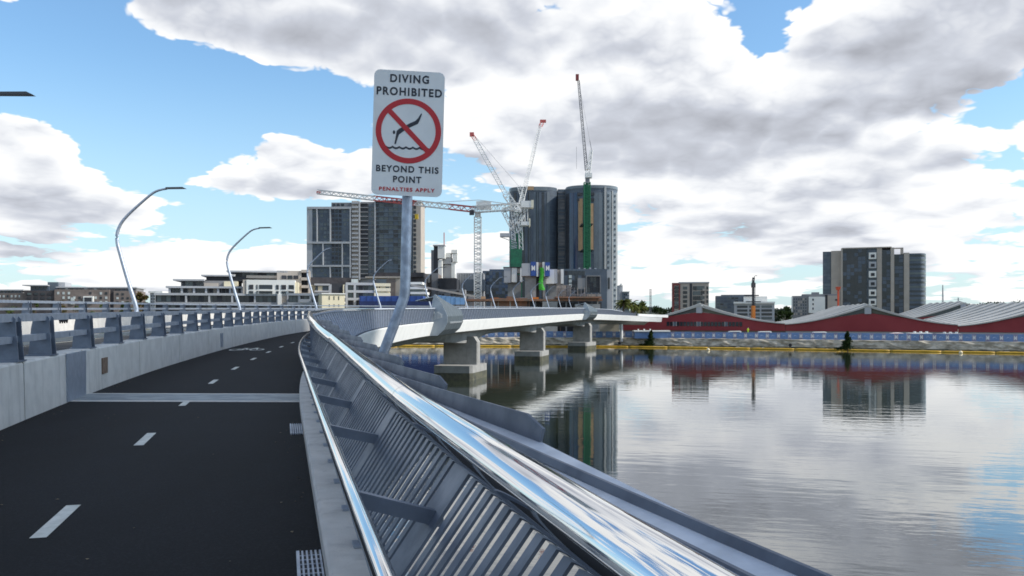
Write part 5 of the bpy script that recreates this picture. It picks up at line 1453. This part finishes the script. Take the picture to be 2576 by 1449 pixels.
def tree(name, label, x, D, h, r, lf, n=900, sz=.35, base=GZ, cat='tree', group=None, low=.25, clumps=14):
    root = empty(name, (x, D, base)); finish(root, label, cat, group)
    tr = MB(); tr.tube([(0, 0, -.3), (.05 * r, 0, h * .3), (-.04 * r, .03 * r, h * .62)], [.06 * h ** .7, .045 * h ** .7, .02 * h ** .7], 8)
    cs = []
    for k in range(clumps):
        a = rng.uniform(0, 2 * math.pi); f = rng.uniform(low, 1)
        rr = r * math.sqrt(max(.08, 1 - ((f - .55) / .55) ** 2)) * rng.uniform(.35, .85)
        c = (math.cos(a) * rr, math.sin(a) * rr, h * f); q_ = r * rng.uniform(.28, .48)
        cs.append((c, (q_, q_, q_ * .8)))
        tr.tube([(0, 0, h * rng.uniform(.2, .5)), (c[0] * .6, c[1] * .6, c[2] * .85), c], [.014 * h, .008 * h, .003 * h], 5)
    tr.build('trunk', M_bark, root)
    mb = MB(); leaves(mb, cs, n, sz); mb.build('crown', lf, root)
    return root
def px_tree(x, ytop, D, wpx, lf, label, n=900, sz=.35, group=None, name='tree', cat='tree', base=GZ, low=.25):
    return tree(name, label, SX(x, D), D, SZ(ytop, D) - base, wpx / 4 / F * D / 2, lf, n, sz, base, cat, group, low)
G1 = 'trees by the left bank'
px_tree(512, 1186, 215, 62, LF_g, 'olive green tree left of the tall lamp base', 1200, .28, G1)
px_tree(570, 1168, 212, 64, LF_b, 'bronze brown tree right of the tall lamp base', 1400, .28, G1)
px_tree(140, 1200, 225, 46, LF_g, 'small yellow-green tree before the dark apartment end', 500, .28, G1)
px_tree(240, 1206, 225, 60, LF_b, 'low brown tree before the long apartment row', 500, .28, G1)
for x, w_, lb in ((70, 90, 'low hedge bush at the far left behind the rails'), (330, 90, 'low bush behind the rails under the white framed window'), (420, 60, 'low bush behind the rails before the apartment recess')):
    px_tree(x, 1226, 205, w_, LF_g, lb, 500, .28, G1, 'bush', 'bush', GZ, .1)
G2 = 'trees behind the red sheds'
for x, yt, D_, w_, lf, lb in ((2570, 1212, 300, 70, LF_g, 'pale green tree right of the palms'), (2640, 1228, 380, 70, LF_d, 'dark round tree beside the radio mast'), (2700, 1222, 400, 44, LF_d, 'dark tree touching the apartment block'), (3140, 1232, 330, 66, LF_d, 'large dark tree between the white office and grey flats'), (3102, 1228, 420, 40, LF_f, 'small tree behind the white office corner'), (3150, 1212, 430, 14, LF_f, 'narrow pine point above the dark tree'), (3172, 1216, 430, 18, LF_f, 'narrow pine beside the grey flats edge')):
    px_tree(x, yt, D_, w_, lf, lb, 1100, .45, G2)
def palm(x, yt, D, label):
    root = empty('palm_tree', (SX(x, D), D, GZ)); finish(root, label, 'palm tree', 'palms at the bridge landing')
    h = SZ(yt, D) - GZ - 1.2
    MB().tube([(0, 0, -.2), (.15, 0, h * .5), (0, 0, h)], [.42, .34, .38], 8).build('trunk', M_bark, root)
    mb = MB()
    for k in range(34):
        a = rng.uniform(0, 2 * math.pi); el_ = rng.uniform(-.3, 1.2); L_ = rng.uniform(2.6, 3.8)
        pts = []
        for i in range(7):
            f = i / 6; rr = L_ * f * math.cos(el_ * (1 - .4 * f)); z = h + L_ * f * math.sin(el_) - 1.6 * f * f * L_ / 3
            pts.append(Vector((math.cos(a) * rr, math.sin(a) * rr, z)))
        sd_ = Vector((-math.sin(a), math.cos(a), 0))
        for i in range(6):
            for sg_ in (-1, 1):
                w_ = .55 * math.sin(math.pi * (i + .7) / 7)
                mb.add([pts[i], pts[i + 1], pts[i + 1] + sd_ * sg_ * w_ + Vector((0, 0, -.25)), pts[i] + sd_ * sg_ * w_ * .9 + Vector((0, 0, -.25))], [(0, 1, 2, 3)])
    mb.build('crown', LF_p, root)
palm(2494, 1196, 285, 'tall palm beside the glass tower at the landing'); palm(2528, 1204, 292, 'second palm right of the tall one'); palm(2552, 1214, 300, 'shorter palm at the end of the landing row')
# bushes growing out of the seawall
for x, yt, wpx, D_, lb in ((2606, 1322, 56, 237, 'small dark bush on the seawall near the landing'), (3396, 1326, 62, 209, 'larger dark bush on the seawall below the second shed')):
    w_ = wpx / 4 / F * D_ / 2; h_ = SZ(yt, D_) - .3
    r_ = empty('bush', (SX(x, D_), D_ + .8, .3)); finish(r_, lb, 'bush', 'bushes on the seawall')
    MB().tube([(0, 0, -.4), (.1, 0, h_ * .5), (0, .1, h_ * .8)], [.12, .08, .03], 6).build('trunk', M_bark, r_)
    cs = []
    for k in range(16):
        f = (k + .5) / 16; rad = w_ * (.95 - .75 * f) * (.75 + .25 * math.sin(k * 2.1))
        cs.append(((rng.normal(0, .25) * rad - .35 * (1 - f), rng.normal(0, .3) * rad, h_ * (.06 + .9 * f)), (rad, rad, h_ * .11)))
    cs += [((-w_ * 1.1, -.2, .35), (w_ * .8, .5, .35)), ((-w_ * .5, -.2, .55), (w_ * .7, .5, .45))] * 2
    mb = MB(); leaves(mb, cs, 3200, .17); mb.build('crown', LF_d, r_)
# wooded ridge on the skyline
M_hill = mat('hill_ground', (.07, .085, .06), .95, vary=.3, vscale=.02)
D = 900; rs = []
for i in range(60):
    px0 = 2300 + 45 * i; X_ = SX(px0, D); zt_ = SZ(1238 - 8 * math.sin(i * .35) - (8 if px0 > 3600 else 0), D) - 2
    rs.append([(X_, D - 60, GZ), (X_, D + 20, zt_ * .7), (X_, D + 80, zt_), (X_, D + 250, zt_), (X_, D + 300, GZ)])
hill = MB().rings(rs).build('hill', M_hill); finish(hill, 'low wooded ridge on the skyline at the right', 'hill', kind='structure')
mb = MB(); cs = []
for i in range(230):
    px0 = rng.uniform(2540, 4300); X_ = SX(px0, D + 60); f = 1.0 if px0 > 3680 else .5
    top_ = SZ(1238 - 8 * math.sin((px0 - 2300) / 45 * .35) - (8 if px0 > 3600 else 0), D) - 2
    q_ = rng.uniform(3, 7.5) * (1.25 if rng.random() < .25 else 1)
    cs.append(((X_, D + rng.uniform(20, 90), top_ + q_ * .35 * f), (q_ * 1.1, q_, q_ * .75 * f)))
leaves(mb, cs, 26000, 1.15)
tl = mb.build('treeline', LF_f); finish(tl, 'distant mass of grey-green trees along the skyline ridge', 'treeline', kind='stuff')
# small power pylons on the ridge
for x, yt, lb in ((3886, 1140, 'faint thin radio mast above the right ridge'), (3952, 1190, 'faint lattice pylon on the right ridge')):
    q = empty('pylon', (SX(x, D), D + 60, 18)); finish(q, lb, 'pylon', 'masts on the ridge')
    mb = MB(); lattice(mb, (SX(x, D), D + 60, 12), (SX(x, D), D + 60, SZ(yt, D + 60)), 1.6, 20, .28, .3); own(mb.build('mast', M_lg), q)
    if yt > 1150:
        for zz in (0, 4, 8): own(MB().bar((SX(x, D) - 5, D + 60, SZ(yt, D + 60) - 2 - zz), (SX(x, D) + 5, D + 60, SZ(yt, D + 60) - 2 - zz), .3).build('cross_arm', M_lg), q)
# mooring buoys and drain mouths
for x, y, lb in ((2833, 1402, 'small cream buoy floating left of the shed reflection'), (3843, 1413, 'small cream buoy floating near the third shed')):
    D_ = EYE * F / (y / 4 - HORIZON)
    r_ = empty('buoy', (SX(x, D_), D_, 0)); finish(r_, lb, 'buoy', 'buoys on the river')
    mb = MB(); mb.rings([[(.42 * math.sin(t) * math.cos(a), .42 * math.sin(t) * math.sin(a), .16 + .42 * math.cos(t)) for a in np.linspace(0, 2 * math.pi, 12, endpoint=False)] for t in np.linspace(.12, math.pi - .12, 8)])
    mb.build('float', mat('buoy_cream', (.75, .62, .38), .5), r_, True); MB().tube([(0, 0, .55), (0, 0, .75)], .06, 8).build('eye', M_galv, r_)
for x, D_ in ((2478, 239), (3160, 219.5)):
    c = Vector((SX(x, D_), D_, 1.2)); MB().tube([c + Vector((-.1, -.5, 0)), c + Vector((.15, .3, 0))], .42, 14).build('outfall_pipe', M_black, sw)

# a worker in a yellow vest behind the hoarding
def person(x, D, z, label, vest):
    root = empty('person', (x, D, z)); finish(root, label, 'person')
    V = {'pel': (0, 0, .95, .15, .11), 'wst': (0, 0, 1.12, .14, .10), 'chs': (0, 0, 1.35, .17, .12), 'nek': (0, 0, 1.50, .06, .06), 'hd': (0, -.02, 1.62, .085, .1), 'top': (0, -.01, 1.73, .06, .07),
         'sl': (-.2, 0, 1.42, .07, .07), 'el': (-.27, -.02, 1.15, .05, .05), 'hl': (-.22, -.15, .95, .035, .04), 'sr': (.2, 0, 1.42, .07, .07), 'er': (.3, -.05, 1.16, .05, .05), 'hr_': (.2, -.22, 1.08, .035, .04),
         'kl': (-.1, -.02, .5, .07, .07), 'fl': (-.11, 0, .08, .05, .05), 'tl': (-.12, -.16, .04, .04, .03), 'kr': (.1, .02, .5, .07, .07), 'fr': (.12, .04, .08, .05, .05), 'tr': (.14, -.12, .04, .04, .03)}
    ks = list(V); E_ = [('pel', 'wst'), ('wst', 'chs'), ('chs', 'nek'), ('nek', 'hd'), ('hd', 'top'), ('chs', 'sl'), ('sl', 'el'), ('el', 'hl'), ('chs', 'sr'), ('sr', 'er'), ('er', 'hr_'), ('pel', 'kl'), ('kl', 'fl'), ('fl', 'tl'), ('pel', 'kr'), ('kr', 'fr'), ('fr', 'tr')]
    me = bpy.data.meshes.new('body'); me.from_pydata([V[k][:3] for k in ks], [(ks.index(a), ks.index(b_)) for a, b_ in E_], [])
    o = bpy.data.objects.new('body', me); link(o, root); me.materials.append(vest)
    sk = o.modifiers.new('skin', 'SKIN'); lay = me.skin_vertices.new() if not me.skin_vertices else me.skin_vertices[0]
    lay = me.skin_vertices[0]
    for i, k in enumerate(ks): lay.data[i].radius = V[k][3:5]; lay.data[i].use_root = (k == 'pel')
    o.modifiers.new('sub', 'SUBSURF').levels = 1
    mb = MB(); mb.rings([[(.105 * math.sin(t) * math.cos(a), -.015 + .125 * math.sin(t) * math.sin(a), 1.68 + .10 * math.cos(t)) for a in np.linspace(0, 2 * math.pi, 12, endpoint=False)] for t in np.linspace(.1, math.pi / 2, 5)])
    mb.build('helmet', M_wht, root)
M_hiv = mat('hi_vis', (.55, .75, .03), .7)
MB().box(-1.2, 1.2, -.5, .5, 0, 1.25).build('site_platform', M_mg).location = (SX(2992, 240), 240, 2.44)
wp_ = bpy.data.objects['site_platform']; finish(wp_, 'low platform hidden behind the hoarding', 'platform')
person(SX(2992, 240), 240, 3.69, 'worker in a yellow vest standing behind the blue hoarding', M_hiv)

# ------------------------------------------------------------------ the small cumulus whose shadow lies over the near end of the bridge
mc = bpy.data.materials.new('cloud_white'); mc.use_nodes = True; T = NT(mc.node_tree)
dd = T.n('ShaderNodeBsdfDiffuse', {0: (.9, .9, .92, 1)}); tt = T.n('ShaderNodeBsdfTranslucent', {0: (.9, .9, .92, 1)})
T.n('ShaderNodeOutputMaterial', {0: T.n('ShaderNodeMixShader', {0: .5, 1: dd.outputs[0], 2: tt.outputs[0]}).outputs[0]})
def cloud(ground, r_, n, dist):
    """lumpy cloud placed up-sun of a patch of ground"""
    mb = MB(); up = sun_dir; c0_ = Vector(ground) + up * dist
    N, Mx = 16, 9
    for k in range(n):
        c = c0_ + Vector((rng.uniform(-1, 1) * r_[0], rng.uniform(-1, 1) * r_[1], rng.uniform(-.2, .35) * r_[2]))
        q_ = rng.uniform(.35, .6) * min(r_)
        mb.rings([[c + Vector((math.sin(t) * math.cos(a) * 1.25, math.sin(t) * math.sin(a) * 1.25, math.cos(t) * .75)) * q_ * (1 + .12 * math.sin(5 * a + k) * math.sin(3 * t)) for a in np.linspace(0, 2 * math.pi, N, endpoint=False)] for t in np.linspace(.05, math.pi - .05, Mx)])
    o = mb.build('cloud', mc, None, True)
    return finish(o, 'small white cumulus high above the right bank', 'cloud', kind='structure')
cloud((4, 8, 7), (15, 52, 20), 90, 640)

# blown leaf flakes and grit on the path, mostly along its edges
M_lit = mat('dry_leaf', (.20, .15, .09), .9, vary=.4, vscale=30)
mb = MB()
for k in range(170):
    s_ = rng.uniform(3, 26); a_ = (-.04 - abs(rng.normal(0, .10))) if rng.random() < .45 else ((LEFT + .03 + abs(rng.normal(0, .12))) if rng.random() < .6 else rng.uniform(LEFT, 0))
    q = P(s_, a_, .005); r_ = rng.uniform(.004, .013); t_ = rng.uniform(0, 6.28)
    mb.add([(q.x + r_ * 1.6 * math.cos(t_), q.y + r_ * 1.6 * math.sin(t_), q.z), (q.x - r_ * math.sin(t_), q.y + r_ * math.cos(t_), q.z + .006), (q.x - r_ * 1.6 * math.cos(t_), q.y - r_ * 1.6 * math.sin(t_), q.z + .002), (q.x + r_ * math.sin(t_), q.y - r_ * math.cos(t_), q.z + .004)], [(0, 1, 2, 3)])
finish(mb.build('litter', M_lit), 'scattered leaf flakes and grit on the black path', 'litter', kind='stuff')
